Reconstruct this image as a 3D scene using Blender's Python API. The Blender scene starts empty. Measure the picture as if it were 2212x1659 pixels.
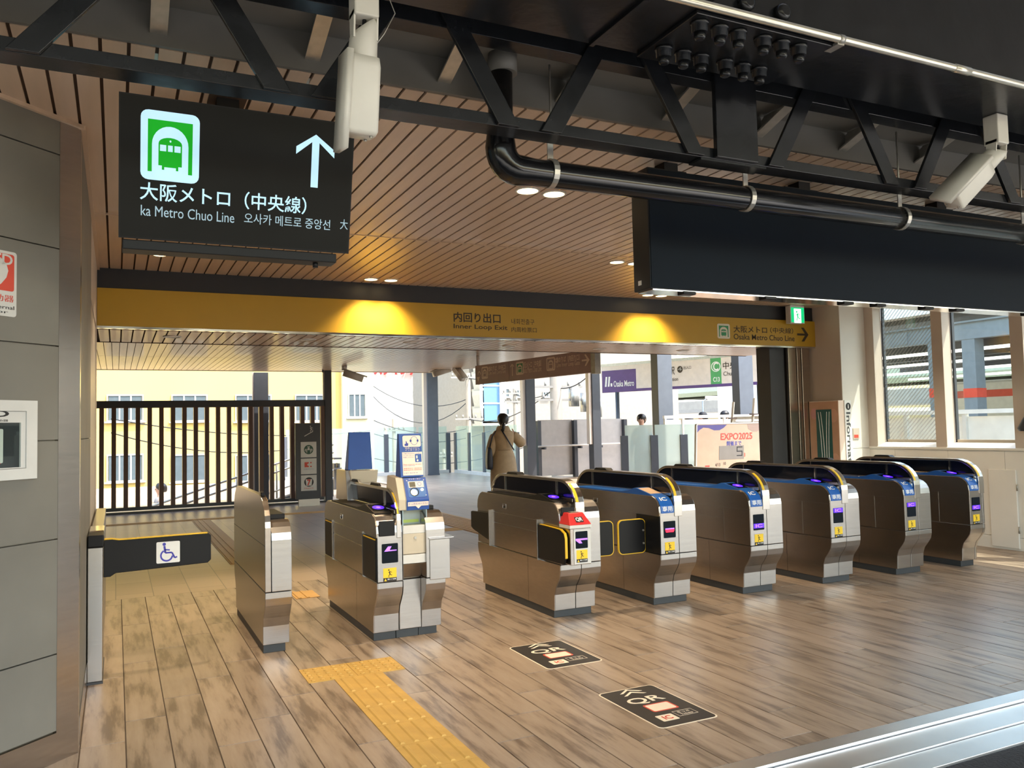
import bpy, bmesh, math, random
from mathutils import Vector, Matrix
S = bpy.context.scene
COL = S.collection
rnd = random.Random(7)
# ------------------------------------------------------------------ camera
W, H, F, HC = 2212.0, 1659.0, 1780.0, 1.4
def _v(x, y): return Vector((x - W / 2, y - H / 2, F))
ax = _v(4813, 840).normalized()
ay = _v(251, 941); ay = (ay - ay.dot(ax) * ax).normalized()
az = ax.cross(ay)
R0 = Vector((ax[0], ay[0], az[0])); R1 = Vector((ax[1], ay[1], az[1])); R2 = Vector((ax[2], ay[2], az[2]))
CAM = Vector((0, 0, HC))
cam = bpy.data.cameras.new('camera'); cam.sensor_width = 36.0; cam.lens = F / W * 36.0
cam.clip_start = 0.05; cam.clip_end = 500
camo = bpy.data.objects.new('camera', cam); COL.objects.link(camo)
camo.matrix_world = Matrix(((R0[0], -R1[0], -R2[0], 0), (R0[1], -R1[1], -R2[1], 0), (R0[2], -R1[2], -R2[2], HC), (0, 0, 0, 1)))
S.camera = camo
# ------------------------------------------------------------------ world, sun, exposure
wd = bpy.data.worlds.new('world'); S.world = wd; wd.use_nodes = True
nt = wd.node_tree; bg = nt.nodes['Background']
sky = nt.nodes.new('ShaderNodeTexSky'); sky.sky_type = 'NISHITA'; sky.sun_disc = False
SUN = Vector((0.37, -0.37, 0.866)).normalized()
sky.sun_elevation = math.asin(SUN.z); sky.sun_rotation = math.atan2(SUN.x, SUN.y)
sky.air_density = 1.6; sky.dust_density = 3.0; sky.ozone_density = 1.0
nt.links.new(sky.outputs[0], bg.inputs[0]); bg.inputs[1].default_value = 0.45
sl = bpy.data.lights.new('sun', 'SUN'); sl.energy = 4.6; sl.angle = 0.009; sl.color = (1, .95, .86)
so = bpy.data.objects.new('sun', sl); COL.objects.link(so); so.rotation_euler = SUN.to_track_quat('Z', 'Y').to_euler()
S.view_settings.view_transform = 'Standard'; S.view_settings.look = 'None'
S.view_settings.gamma = 1.0; S.view_settings.use_curve_mapping = False
S.view_settings.exposure = 1.0
# ------------------------------------------------------------------ helpers
def at(x, y, X=None, Y=None, Z=None):
    d = _v(x, y); r = R0 * d[0] + R1 * d[1] + R2 * d[2]
    t = X / r.x if X is not None else (Y / r.y if Y is not None else (Z - HC) / r.z)
    return CAM + r * t
WO = {}
def tag(o, label=None, cat=None, group=None, kind=None):
    if label: o['label'] = label
    if cat: o['category'] = cat
    if group: o['group'] = group
    if kind: o['kind'] = kind
    return o
def thing(name, loc, label, cat, group=None):
    o = bpy.data.objects.new(name, None); COL.objects.link(o); o.location = loc; o.empty_display_size = .05
    WO[o.name] = Vector(loc)
    return tag(o, label, cat, group)
class MB:
    def __init__(s): s.v = []; s.f = []; s.sm = []
    def quadbox(s, p):
        b = len(s.v); s.v += [tuple(q) for q in p]
        for f in ((3, 2, 1, 0), (4, 5, 6, 7), (0, 1, 5, 4), (1, 2, 6, 5), (2, 3, 7, 6), (3, 0, 4, 7)):
            s.f.append([b + i for i in f]); s.sm.append(False)
        return s
    def box(s, x0, x1, y0, y1, z0, z1):
        return s.quadbox([(x0, y0, z0), (x1, y0, z0), (x1, y1, z0), (x0, y1, z0), (x0, y0, z1), (x1, y0, z1), (x1, y1, z1), (x0, y1, z1)])
    def bar(s, a, b, w, h, up=(0, 0, 1)):
        a = Vector(a); b = Vector(b); d = (b - a).normalized(); up = Vector(up)
        if abs(d.dot(up)) > .98: up = Vector((0, 1, 0))
        r = d.cross(up).normalized(); u = r.cross(d).normalized(); r = r * w / 2; u = u * h / 2
        return s.quadbox([a - r - u, a + r - u, b + r - u, b - r - u, a - r + u, a + r + u, b + r + u, b - r + u])
    def prism(s, a, b, smooth=False):
        n = len(a); k = len(s.v); s.v += [tuple(q) for q in a] + [tuple(q) for q in b]
        s.f.append([k + i for i in range(n)][::-1]); s.sm.append(False)
        s.f.append([k + n + i for i in range(n)]); s.sm.append(False)
        for i in range(n):
            j = (i + 1) % n; s.f.append([k + i, k + j, k + n + j, k + n + i]); s.sm.append(smooth)
        return s
    def xprism(s, yz, x0, x1, smooth=False): return s.prism([(x0, y, z) for y, z in yz], [(x1, y, z) for y, z in yz], smooth)
    def ring(s, outer, inner, fn, closed=True):
        n = len(outer); k = len(s.v)
        for lp, t in ((outer, 0), (inner, 0), (outer, 1), (inner, 1)): s.v += [tuple(fn(q, t)) for q in lp]
        for i in range(n if closed else n - 1):
            j = (i + 1) % n; o0, i0, o1, i1 = k, k + n, k + 2 * n, k + 3 * n
            for q in ((o0 + i, o0 + j, i0 + j, i0 + i), (o1 + j, o1 + i, i1 + i, i1 + j), (o0 + j, o0 + i, o1 + i, o1 + j), (i0 + i, i0 + j, i1 + j, i1 + i)):
                s.f.append(list(q)); s.sm.append(False)
        if not closed:
            for i in (0, n - 1): s.f.append([k + i, k + n + i, k + 3 * n + i, k + 2 * n + i]); s.sm.append(False)
        return s
    def tube(s, pts, r, n=10, cap=True):
        pts = [Vector(p) for p in pts]; rr = r if isinstance(r, (list, tuple)) else [r] * len(pts)
        k = len(s.v); prev = None
        for i, p in enumerate(pts):
            d = (pts[min(i + 1, len(pts) - 1)] - pts[max(i - 1, 0)]).normalized()
            if prev is None:
                u = Vector((0, 0, 1)) if abs(d.z) < .9 else Vector((1, 0, 0)); u = (u - u.dot(d) * d).normalized()
            else: u = (prev - prev.dot(d) * d).normalized()
            prev = u; w = d.cross(u)
            for q in range(n):
                a = 2 * math.pi * q / n; s.v.append(tuple(p + (u * math.cos(a) + w * math.sin(a)) * rr[i]))
        for i in range(len(pts) - 1):
            for q in range(n):
                a = k + i * n + q; b = k + i * n + (q + 1) % n; s.f.append([a, b, b + n, a + n]); s.sm.append(True)
        if cap:
            s.f.append([k + q for q in range(n)][::-1]); s.sm.append(False)
            s.f.append([k + (len(pts) - 1) * n + q for q in range(n)]); s.sm.append(False)
        return s
    def loft(s, rings, cap=True):
        n = len(rings[0]); k = len(s.v)
        for r in rings: s.v += [tuple(q) for q in r]
        for i in range(len(rings) - 1):
            for q in range(n):
                a = k + i * n + q; b = k + i * n + (q + 1) % n; s.f.append([a, b, b + n, a + n]); s.sm.append(True)
        if cap:
            s.f.append([k + q for q in range(n)][::-1]); s.sm.append(True)
            s.f.append([k + (len(rings) - 1) * n + q for q in range(n)]); s.sm.append(True)
        return s
    def build(s, name, mat, parent=None, bevel=0, seg=2, subsurf=0, local=False):
        me = bpy.data.meshes.new(name)
        o = WO[parent.name] if (parent and not local) else Vector((0, 0, 0))
        me.from_pydata([(a[0] - o[0], a[1] - o[1], a[2] - o[2]) for a in s.v], [], s.f)
        me.polygons.foreach_set('use_smooth', s.sm)
        bm = bmesh.new(); bm.from_mesh(me); bmesh.ops.recalc_face_normals(bm, faces=bm.faces); bm.to_mesh(me); bm.free()
        me.materials.append(mat)
        ob = bpy.data.objects.new(name, me); COL.objects.link(ob)
        if parent: ob.parent = parent; WO[ob.name] = WO[parent.name]
        else: WO[ob.name] = Vector((0, 0, 0))
        if bevel:
            m = ob.modifiers.new('bevel', 'BEVEL'); m.width = bevel; m.segments = seg; m.limit_method = 'ANGLE'; m.angle_limit = .6
        if subsurf:
            m = ob.modifiers.new('subd', 'SUBSURF'); m.levels = subsurf; m.render_levels = subsurf
        return ob
def box(name, mat, parent, x0, x1, y0, y1, z0, z1, bevel=0): return MB().box(x0, x1, y0, y1, z0, z1).build(name, mat, parent, bevel)
def copy_tree(o, loc=None, parent=None):
    c = o.copy(); COL.objects.link(c); c.parent = parent
    if loc is not None: c.location = loc; WO[c.name] = Vector(loc)
    else: WO[c.name] = WO[parent.name]
    for ch in list(o.children): copy_tree(ch, None, c)
    return c
class Fr:                                   # a flat face in space: origin, right, up
    def __init__(s, o, r, u): s.o = Vector(o); s.r = Vector(r).normalized(); s.u = Vector(u).normalized(); s.n = s.r.cross(s.u)
    def p(s, a, b, n=0): return s.o + s.r * a + s.u * b + s.n * n
    def uv(s, px, py):
        d = _v(px, py); r = R0 * d[0] + R1 * d[1] + R2 * d[2]
        t = (s.o - CAM).dot(s.n) / r.dot(s.n); q = CAM + r * t - s.o
        return q.dot(s.r), q.dot(s.u)
def fpoly(name, fr, pts, mat, parent, n0=.001, t=.002):
    return MB().prism([fr.p(a, b, n0) for a, b in pts], [fr.p(a, b, n0 + t) for a, b in pts]).build(name, mat, parent)
def rrect(u0, v0, u1, v1, r, n=5):
    if r <= 0: return [(u0, v0), (u1, v0), (u1, v1), (u0, v1)]
    out = []
    for cx, cy, a0 in ((u1 - r, v0 + r, -90), (u1 - r, v1 - r, 0), (u0 + r, v1 - r, 90), (u0 + r, v0 + r, 180)):
        for i in range(n): a = math.radians(a0 + 90 * i / (n - 1)); out.append((cx + r * math.cos(a), cy + r * math.sin(a)))
    return out
def frect(name, fr, u0, v0, u1, v1, mat, parent, n0=.001, t=.002, r=0): return fpoly(name, fr, rrect(min(u0, u1), min(v0, v1), max(u0, u1), max(v0, v1), r), mat, parent, n0, t)
def ell(cu, cv, ru, rv, n=24): return [(cu + ru * math.cos(2 * math.pi * i / n), cv + rv * math.sin(2 * math.pi * i / n)) for i in range(n)]
def fring(name, fr, o, i, mat, parent, n0=.001, t=.002):
    return MB().ring(o, i, lambda q, k: fr.p(q[0], q[1], n0 + t * k)).build(name, mat, parent)
_tc = {}
def ftext(name, fr, s, u0, v0, u1, v1, mat, parent, n0=.002, t=.0008, bold=0.0, rot=0, keep=False):
    if (s, bold) not in _tc:
        c = bpy.data.curves.new('t', 'FONT'); c.body = s; c.resolution_u = 3; c.offset = bold; c.extrude = .02
        o = bpy.data.objects.new('t', c); COL.objects.link(o); bpy.context.view_layer.update()
        me = bpy.data.meshes.new_from_object(o.evaluated_get(bpy.context.evaluated_depsgraph_get()))
        vs = [v.co.copy() for v in me.vertices]; fs = [list(p.vertices) for p in me.polygons]
        bpy.data.objects.remove(o); bpy.data.curves.remove(c); bpy.data.meshes.remove(me); _tc[(s, bold)] = (vs, fs)
    vs, fs = _tc[(s, bold)]
    x0 = min(v.x for v in vs); x1 = max(v.x for v in vs); y0 = min(v.y for v in vs); y1 = max(v.y for v in vs)
    iv = sorted((min(vs[i].x for i in f), max(vs[i].x for i in f)) for f in fs); cl = []
    for lo, hi in iv:
        if cl and lo - cl[-1][1] < .2: cl[-1][1] = max(cl[-1][1], hi)
        else: cl.append([lo, hi])
    ob = None
    for lo, hi in cl:                        # one part for each word
        m = MB(); idx = {}
        for f in fs:
            if not (lo - 1e-4 <= vs[f[0]].x <= hi + 1e-4): continue
            for i in f:
                if i in idx: continue
                v = vs[i]; a = (v.x - x0) / (x1 - x0); b = (v.y - y0) / max(y1 - y0, 1e-6)
                if rot == 180: a, b = 1 - a, 1 - b
                if rot == 90: a, b = 1 - b, a
                if rot == -90: a, b = b, 1 - a
                idx[i] = len(m.v); m.v.append(tuple(fr.p(u0 + (u1 - u0) * a, v0 + (v1 - v0) * b, n0 + (t if v.z > 0 else 0))))
            m.f.append([idx[i] for i in f]); m.sm.append(False)
        ob = m.build(name, mat, parent)
    return ob
# ------------------------------------------------------------------ materials
MT = {}
def mat(name, col, rough=.5, metal=0., var=.06, scale=6., bump=0., emit=0., stretch=None, spec=.5, coat=0.):
    m = bpy.data.materials.new(name); m.use_nodes = True; n = m.node_tree.nodes; l = m.node_tree.links; b = n['Principled BSDF']
    b.inputs['Roughness'].default_value = rough; b.inputs['Metallic'].default_value = metal
    b.inputs['Specular IOR Level'].default_value = spec; b.inputs['Coat Weight'].default_value = coat
    tc = n.new('ShaderNodeTexCoord'); mp = n.new('ShaderNodeMapping'); no = n.new('ShaderNodeTexNoise')
    l.new(tc.outputs['Object'], mp.inputs[0]); l.new(mp.outputs[0], no.inputs[0])
    if stretch: mp.inputs['Scale'].default_value = stretch
    no.inputs['Scale'].default_value = scale; no.inputs['Detail'].default_value = 4
    cr = n.new('ShaderNodeValToRGB'); l.new(no.outputs[0], cr.inputs[0])
    cr.color_ramp.elements[0].position = .3; cr.color_ramp.elements[1].position = .7
    cr.color_ramp.elements[0].color = [c * (1 - var) for c in col] + [1]; cr.color_ramp.elements[1].color = [min(1, c * (1 + var)) for c in col] + [1]
    l.new(cr.outputs[0], b.inputs['Base Color'])
    if bump:
        bn = n.new('ShaderNodeBump'); bn.inputs['Strength'].default_value = bump; bn.inputs['Distance'].default_value = .01
        l.new(no.outputs[0], bn.inputs['Height']); l.new(bn.outputs[0], b.inputs['Normal'])
    if emit:
        l.new(cr.outputs[0], b.inputs['Emission Color']); b.inputs['Emission Strength'].default_value = emit
    MT[name] = m; return m
def glassmat(name, tint, refl=.12, hatch=False, dens=0.0):
    m = bpy.data.materials.new(name); m.use_nodes = True; n = m.node_tree.nodes; l = m.node_tree.links
    n.remove(n['Principled BSDF']); out = n['Material Output']
    tr = n.new('ShaderNodeBsdfTransparent'); tr.inputs[0].default_value = (*tint, 1)
    gl = n.new('ShaderNodeBsdfGlossy'); gl.inputs['Roughness'].default_value = .02
    mx = n.new('ShaderNodeMixShader'); lw = n.new('ShaderNodeLayerWeight'); lw.inputs[0].default_value = .5
    pw = n.new('ShaderNodeMath'); pw.operation = 'POWER'; pw.inputs[1].default_value = 4.0; l.new(lw.outputs['Facing'], pw.inputs[0])
    fz = n.new('ShaderNodeMath'); fz.operation = 'MULTIPLY_ADD'; fz.inputs[1].default_value = .35; fz.inputs[2].default_value = .035; l.new(pw.outputs[0], fz.inputs[0])
    l.new(fz.outputs[0], mx.inputs[0]); l.new(tr.outputs[0], mx.inputs[1]); l.new(gl.outputs[0], mx.inputs[2]); last = mx
    if dens:
        df = n.new('ShaderNodeBsdfDiffuse'); df.inputs[0].default_value = (.75, .88, .85, 1)
        m2 = n.new('ShaderNodeMixShader'); m2.inputs[0].default_value = dens
        l.new(mx.outputs[0], m2.inputs[1]); l.new(df.outputs[0], m2.inputs[2]); last = m2
    if hatch:
        tc = n.new('ShaderNodeTexCoord'); mp = n.new('ShaderNodeMapping'); wv = n.new('ShaderNodeTexWave')
        mp.inputs['Rotation'].default_value = (math.radians(45), 0, 0); l.new(tc.outputs['Object'], mp.inputs[0]); l.new(mp.outputs[0], wv.inputs[0])
        wv.bands_direction = 'Z'; wv.inputs['Scale'].default_value = 8.5
        gt = n.new('ShaderNodeMath'); gt.operation = 'GREATER_THAN'; gt.inputs[1].default_value = .72; l.new(wv.outputs['Fac'], gt.inputs[0])
        ge = n.new('ShaderNodeNewGeometry'); iv_ = n.new('ShaderNodeMath'); iv_.operation = 'MULTIPLY_ADD'; iv_.inputs[1].default_value = -.55; iv_.inputs[2].default_value = .55; l.new(ge.outputs['Backfacing'], iv_.inputs[0])
        ml = n.new('ShaderNodeMath'); ml.operation = 'MULTIPLY'; l.new(gt.outputs[0], ml.inputs[0]); l.new(iv_.outputs[0], ml.inputs[1])
        df = n.new('ShaderNodeBsdfDiffuse'); df.inputs[0].default_value = (.55, .58, .55, 1)
        m2 = n.new('ShaderNodeMixShader'); l.new(ml.outputs[0], m2.inputs[0]); l.new(last.outputs[0], m2.inputs[1]); l.new(df.outputs[0], m2.inputs[2]); last = m2
    l.new(last.outputs[0], out.inputs[0]); MT[name] = m; return m
def woodtile(name):                         # wood-look porcelain plank: tone differs per piece, grain along Y
    m = bpy.data.materials.new(name); m.use_nodes = True; n = m.node_tree.nodes; l = m.node_tree.links; b = n['Principled BSDF']
    oi = n.new('ShaderNodeObjectInfo'); tc = n.new('ShaderNodeTexCoord'); mp = n.new('ShaderNodeMapping'); no = n.new('ShaderNodeTexNoise')
    ad = n.new('ShaderNodeVectorMath'); ad.operation = 'ADD'; cb = n.new('ShaderNodeCombineXYZ'); mu = n.new('ShaderNodeMath'); mu.operation = 'MULTIPLY'; mu.inputs[1].default_value = 50
    l.new(oi.outputs['Random'], mu.inputs[0]); l.new(mu.outputs[0], cb.inputs[0]); l.new(mu.outputs[0], cb.inputs[1])
    l.new(tc.outputs['Object'], ad.inputs[0]); l.new(cb.outputs[0], ad.inputs[1]); l.new(ad.outputs[0], mp.inputs[0])
    mp.inputs['Scale'].default_value = (9, 1.1, 1); l.new(mp.outputs[0], no.inputs[0]); no.inputs['Scale'].default_value = 1.6; no.inputs['Detail'].default_value = 6; no.inputs['Roughness'].default_value = .62
    cr = n.new('ShaderNodeValToRGB'); l.new(no.outputs[0], cr.inputs[0]); e = cr.color_ramp.elements
    e[0].position = .37; e[0].color = (.155, .110, .077, 1); e[1].position = .50; e[1].color = (.315, .235, .165, 1)
    q = e.new(.8); q.color = (.40, .315, .235, 1)
    hs = n.new('ShaderNodeHueSaturation'); mr = n.new('ShaderNodeMapRange'); mr.inputs['To Min'].default_value = .88; mr.inputs['To Max'].default_value = 1.12
    l.new(oi.outputs['Random'], mr.inputs[0]); l.new(mr.outputs[0], hs.inputs['Value']); l.new(cr.outputs[0], hs.inputs['Color']); l.new(hs.outputs[0], b.inputs['Base Color'])
    b.inputs['Roughness'].default_value = .34
    bn = n.new('ShaderNodeBump'); bn.inputs['Strength'].default_value = .08; bn.inputs['Distance'].default_value = .004; l.new(no.outputs[0], bn.inputs['Height']); l.new(bn.outputs[0], b.inputs['Normal'])
    MT[name] = m; return m
def farfloor(name):
    m = bpy.data.materials.new(name); m.use_nodes = True; n = m.node_tree.nodes; l = m.node_tree.links; b = n['Principled BSDF']
    tc = n.new('ShaderNodeTexCoord'); mp = n.new('ShaderNodeMapping'); br = n.new('ShaderNodeTexBrick'); mp.inputs['Rotation'].default_value = (0, 0, math.pi / 2)
    l.new(tc.outputs['Object'], mp.inputs[0]); l.new(mp.outputs[0], br.inputs[0])
    br.inputs['Color1'].default_value = (.34, .25, .175, 1); br.inputs['Color2'].default_value = (.42, .32, .23, 1); br.inputs['Mortar'].default_value = (.16, .13, .1, 1)
    br.inputs['Scale'].default_value = 1; br.inputs['Mortar Size'].default_value = .004; br.inputs['Brick Width'].default_value = .6; br.inputs['Row Height'].default_value = .3
    l.new(br.outputs[0], b.inputs['Base Color']); b.inputs['Roughness'].default_value = .36; MT[name] = m; return m
steel = mat('brushed_stainless', (.43, .415, .40), .27, 1, .05, 3, .02, stretch=(1, 1, 40))
steelh = mat('hood_steel', (.55, .53, .50), .22, 1, .03)
steel2 = mat('stainless_side', (.46, .415, .37), .24, 1, .05, 2, .015, stretch=(1, 6, 30))
chrome = mat('polished_steel', (.66, .65, .63), .12, 1, .03)
black = mat('black_plastic', (.009, .009, .010), .42, spec=.22)
blackgl = mat('black_gloss_paint', (.009, .010, .012), .24, 0, .3, 14, .12, spec=.4)
blackm = mat('black_matt', (.012, .014, .018), .6)
navy = mat('dark_screen', (.004, .008, .014), .6, spec=.12)
darkglass = mat('smoked_acrylic', (.005, .007, .013), .10, spec=.25)
plinthm = mat('charcoal_plinth', (.035, .04, .045), .5)
bluep = mat('blue_cover', (.012, .11, .42), .35)
bluef = mat('blue_film', (.01, .07, .33), .4)
yel = mat('yellow_trim', (.75, .47, .02), .45)
yelst = mat('yellow_sticker', (.85, .55, .02), .5)
redp = mat('red_cover', (.62, .03, .03), .35)
white = mat('white_print', (.82, .82, .8), .5)
cream = mat('cream_print', (.78, .68, .52), .55)
beige = mat('beige_steel', (.52, .45, .34), .4)
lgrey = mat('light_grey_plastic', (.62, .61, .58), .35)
inkb = mat('dark_ink', (.045, .03, .015), .6)
ink = mat('black_ink', (.015, .015, .015), .6)
badge = mat('badge_blue_grey', (.3, .36, .42), .5)
purple = mat('violet_light', (.06, .012, 1.0), .5, emit=1.1)
violet2 = mat('pale_violet_light', (.30, .12, 1.0), .5, emit=.9)
redl = mat('red_light', (1, .01, .04), .5, emit=1.2)
scrw = mat('screen_white', (.40, .62, .78), .5, emit=.42, spec=.1)
scrg = mat('screen_green', (.008, .30, .015), .5, emit=.36, spec=.1)
scrt = mat('screen_text_grey', (.30, .42, .50), .5, emit=.32, spec=.1)
exitg = mat('exit_green', (.0, .42, .14), .5, emit=.7)
exitw = mat('exit_white', (.75, .95, .85), .5, emit=.8)
lampw = mat('lamp_glow', (1, .70, .34), .5, emit=6)
btnl = mat('button_glow', (1, .62, .2), .5, emit=9)
plank = woodtile('wood_look_tile'); grout = mat('grout', (.13, .10, .075), .8)
tilef = farfloor('far_tile_floor')
slatm = mat('wood_slat', (.57, .42, .30), .33, 0, .05, 2.2, .02, stretch=(14, 1, 14), coat=.12)
slatbk = mat('slat_gap', (.05, .025, .012), .8)
tilew = mat('grey_wall_tile', (.175, .165, .14), .55, 0, .12, 2.6)
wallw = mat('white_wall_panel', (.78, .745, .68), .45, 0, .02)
wallw2 = mat('beige_wall_panel', (.56, .475, .40), .45, 0, .02)  # beige panels; on the column's left side the tone stands in for shade
framem = mat('window_frame', (.50, .43, .35), .4, .3, .03)
yboard = mat('yellow_board', (.46, .275, .02), .38, 0, .02)
dkbeam = mat('dark_beam_paint', (.018, .019, .022), .45)
grypan = mat('grey_gutter_panel', (.13, .125, .115), .5)
galv = mat('galvanised_steel', (.42, .41, .38), .38, .8, .12, 20)
tact = mat('tactile_yellow', (.52, .315, .075), .55, 0, .1, 9)
tactf = mat('tactile_far', (.6, .36, .12), .55)
asph = mat('black_asphalt', (.012, .012, .013), .75, 0, .5, 90, .5)
brownp = mat('brown_slat', (.11, .055, .04), .45)
dkmet = mat('dark_grey_steel', (.05, .055, .065), .45, .2)
dkmet2 = mat('slate_steel', (.11, .125, .15), .45, .3)
camw = mat('camera_housing', (.58, .555, .5), .4)
conduit = mat('zinc_conduit', (.72, .69, .60), .3, .85, .05, 12)
mauve = mat('mauve_sign', (.40, .275, .255), .5)
pinkw = mat('pale_print', (.85, .70, .60), .5)
glass1 = glassmat('clear_glass', (.93, .97, .95)); glassh = glassmat('hatched_glass', (.9, .95, .92), hatch=True)
glassg = glassmat('green_glass', (.86, .95, .92), dens=.16); glassm = glassmat('milky_glass', (.9, .96, .93), dens=.62)
ybld = mat('cream_render', (.66, .47, .15), .8, 0, .03, .4); wbld = mat('white_render', (.86, .86, .84), .8, 0, .02); gbld = mat('grey_render', (.30, .265, .22), .8)
winp = mat('far_window', (.10, .125, .135), .4, spec=.12); winf = mat('far_window_frame', (.45, .45, .42), .5)
redt = mat('red_letters', (.75, .03, .03), .6); conc = mat('concrete', (.34, .325, .295), .8, 0, .1, 1.5)
skin = mat('skin', (.55, .33, .24), .5); hair = mat('black_hair', (.012, .010, .010), .4); coatm = mat('khaki_coat', (.40, .29, .17), .75, 0, .1, 12, .2)
bagm = mat('navy_bag', (.02, .025, .04), .5); shirt = mat('pale_shirt', (.5, .55, .66), .8); trous = mat('dark_trousers', (.03, .03, .035), .8)
purp = mat('metro_purple', (.10, .05, .20), .5); metgr = mat('metro_green', (.08, .36, .12), .5); signw = mat('sign_pale', (.74, .66, .60), .5)
trgreen = mat('green_print', (.05, .30, .13), .5); bluei = mat('blue_ink', (.03, .05, .33), .5); orr = mat('red_ink', (.62, .07, .04), .5); lcd = mat('lcd_grey', (.26, .23, .19), .4); tanb = mat('tan_board', (.62, .42, .26), .5)
# ================================================================== STRUCTURE
def struct(name, label=None, kind='structure'):
    o = bpy.data.objects.new(name, None); COL.objects.link(o); WO[o.name] = Vector((0, 0, 0)); o['kind'] = kind
    if label: o['label'] = label
    return o
def piece(name, me, m, parent, loc):
    ob = bpy.data.objects.new(name, me); COL.objects.link(ob); ob.parent = parent; ob.location = loc; WO[ob.name] = WO[parent.name]
    return ob
def boxmesh(name, x, y, z, m, ch=0):
    bm = bmesh.new()
    v = [bm.verts.new(p) for p in ((0, 0, 0), (x, 0, 0), (x, y, 0), (0, y, 0))]
    t = [bm.verts.new(p) for p in ((ch, ch, z), (x - ch, ch, z), (x - ch, y - ch, z), (ch, y - ch, z))]
    bm.faces.new(v[::-1]); bm.faces.new(t)
    for i in range(4): j = (i + 1) % 4; bm.faces.new((v[i], v[j], t[j], t[i]))
    me = bpy.data.meshes.new(name); bm.to_mesh(me); bm.free(); me.materials.append(m); return me
# ---- floor: wood-look planks up to the shutter line, tiled hall floor beyond
floor = struct('floor', 'wood-look tiled floor of the ticket hall')
box('screed', grout, floor, -1.6, 8.6, 2.745, 7.9, -.12, -.006)
box('hall_floor', tilef, floor, -4.5, 9.9, 7.9, 24.6, -.12, 0)
box('hall_floor', tilef, floor, 9.9, 24, 7.9, 20.2, -.12, 0)
box('hall_floor', tilef, floor, 14, 24, 20.2, 26, -.12, 0)
PW, PL = .186, 1.13
for c in range(-7, 46):
    x0 = .043 + c * PW
    if x0 > 8.46 or x0 + PW < -1.4: continue
    off = 2.845 + .283 * ((c - 18) % 4)
    y = off - 2 * PL
    ylim = 2.747
    while y < 7.9:
        a = max(y, ylim); b = min(y + PL, 7.9)
        if b - a > .03 and not (x0 < -.35 and a > 4.3):
            piece('plank', boxmesh('plank', PW - .003, b - a - .003, .009, plank, .0015), plank, floor, (x0 + .0015, a + .0015, -.009))
        y += PL
# ---- threshold and platform
thst = mat('threshold_steel', (.74, .75, .76), .38, 1, .05, 5)
th = struct('trim_1', 'stainless steel threshold strips along the platform edge')
box('edge_strip', thst, th, -1.6, 12, 2.66, 2.745, -.03, .002, .002)
box('sill_strip', thst, th, -1.6, 12, 2.50, 2.652, -.05, -.012, .002)
box('outer_strip', thst, th, -1.6, 12, 2.36, 2.494, -.06, -.02, .002)
box('groove', blackm, th, -1.6, 12, 2.352, 2.745, -.10, -.055)
plat = struct('floor_platform', 'dark asphalt platform in front of the threshold')
box('asphalt', asph, plat, -14, 14, .9, 2.352, -.2, -.03)
box('platform_paving', conc, plat, -14, 14, -3.2, .9, -.2, -.028)  # unseen paler paving, put in to bounce sunlight up at the ceiling
# ---- near ceiling
CZ = 2.83
ceil = struct('ceiling', 'slatted wood ceiling of the ticket hall')
box('ceiling_backing', slatbk, ceil, -4.5, 8.74, 3.24, 7.80, CZ + .012, CZ + .06)
SP = .0955
def slats(parent, x0, x1, y0, y1, z, skip=None):
    me = boxmesh('slat', SP - .013, y1 - y0, .011, slatm)
    k = math.ceil((x0 - 1.089) / SP)
    while 1.089 + (k + 1) * SP < x1 + .05:
        x = 1.089 + k * SP
        if not (skip and skip(x)): piece('slat', me, slatm, parent, (x + .0065, y0, z))
        k += 1
slats(ceil, -1.2, 8.45, 3.25, 5.855, CZ, lambda x: False)
slats(ceil, -.30, 8.45, 5.872, 7.775, CZ)
box('joint_strip', slatm, ceil, -.15, 8.45, 5.857, 5.870, CZ - .004, CZ + .01)
# ceiling of the low strip behind the header, then the higher hall ceiling
ceil2 = struct('ceiling.001', 'slatted wood ceiling strip behind the yellow header')
box('ceiling_backing', slatbk, ceil2, -.3, 8.05, 8.02, 9.06, 2.342, 2.40)
slats(ceil2, -.2, 8.05, 8.02, 9.06, 2.33)
box('edge_trim', slatbk, ceil2, -.3, 8.05, 9.06, 9.075, 2.325, 2.72)
for y in (7.83, 7.93): box('shutter_slot', galv, ceil2, -.15, 8.0, y, y + .06, 2.335, 2.36)
box('slot_backing', blackm, ceil2, -.15, 8.02, 7.80, 8.02, 2.362, 2.5)
ceil3 = struct('ceiling.002', 'glossy slatted hall ceiling beyond the gates')
yr = lambda x: 16.6 if x < 6.25 else max(9.3, 16.6 - (x - 6.25) * 4.3)
MB().prism([(-4, 9.06, 2.612), (7.9, 9.06, 2.612), (7.9, 9.6, 2.612), (6.3, 16.6, 2.612), (-4, 16.6, 2.612)],
           [(-4, 9.06, 2.75), (7.9, 9.06, 2.75), (7.9, 9.6, 2.75), (6.3, 16.6, 2.75), (-4, 16.6, 2.75)]).build('ceiling_backing', slatbk, ceil3)
k = math.ceil((-1.0 - 1.089) / SP); mes = {}
while 1.089 + k * SP < 7.8:
    x = 1.089 + k * SP
    for a, b in ((9.08, 13.76), (13.775, 16.6)):
        b = min(b, yr(x + SP))
        if b > a + .1:
            key = (a, round(b, 3))
            if key not in mes: mes[key] = boxmesh('slat', SP - .008, b - a, .011, slatm)
            piece('slat', mes[key], slatm, ceil3, (x + .004, a, 2.6))
    k += 1
box('edge_trim', framem, ceil3, -4, 6.3, 16.6, 16.63, 2.59, 2.76)
roof = struct('roof', 'flat roof slab over the hall')
box('roof_slab', conc, roof, -6, 8.74, 3.0, 16.7, 3.02, 3.20)
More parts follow.
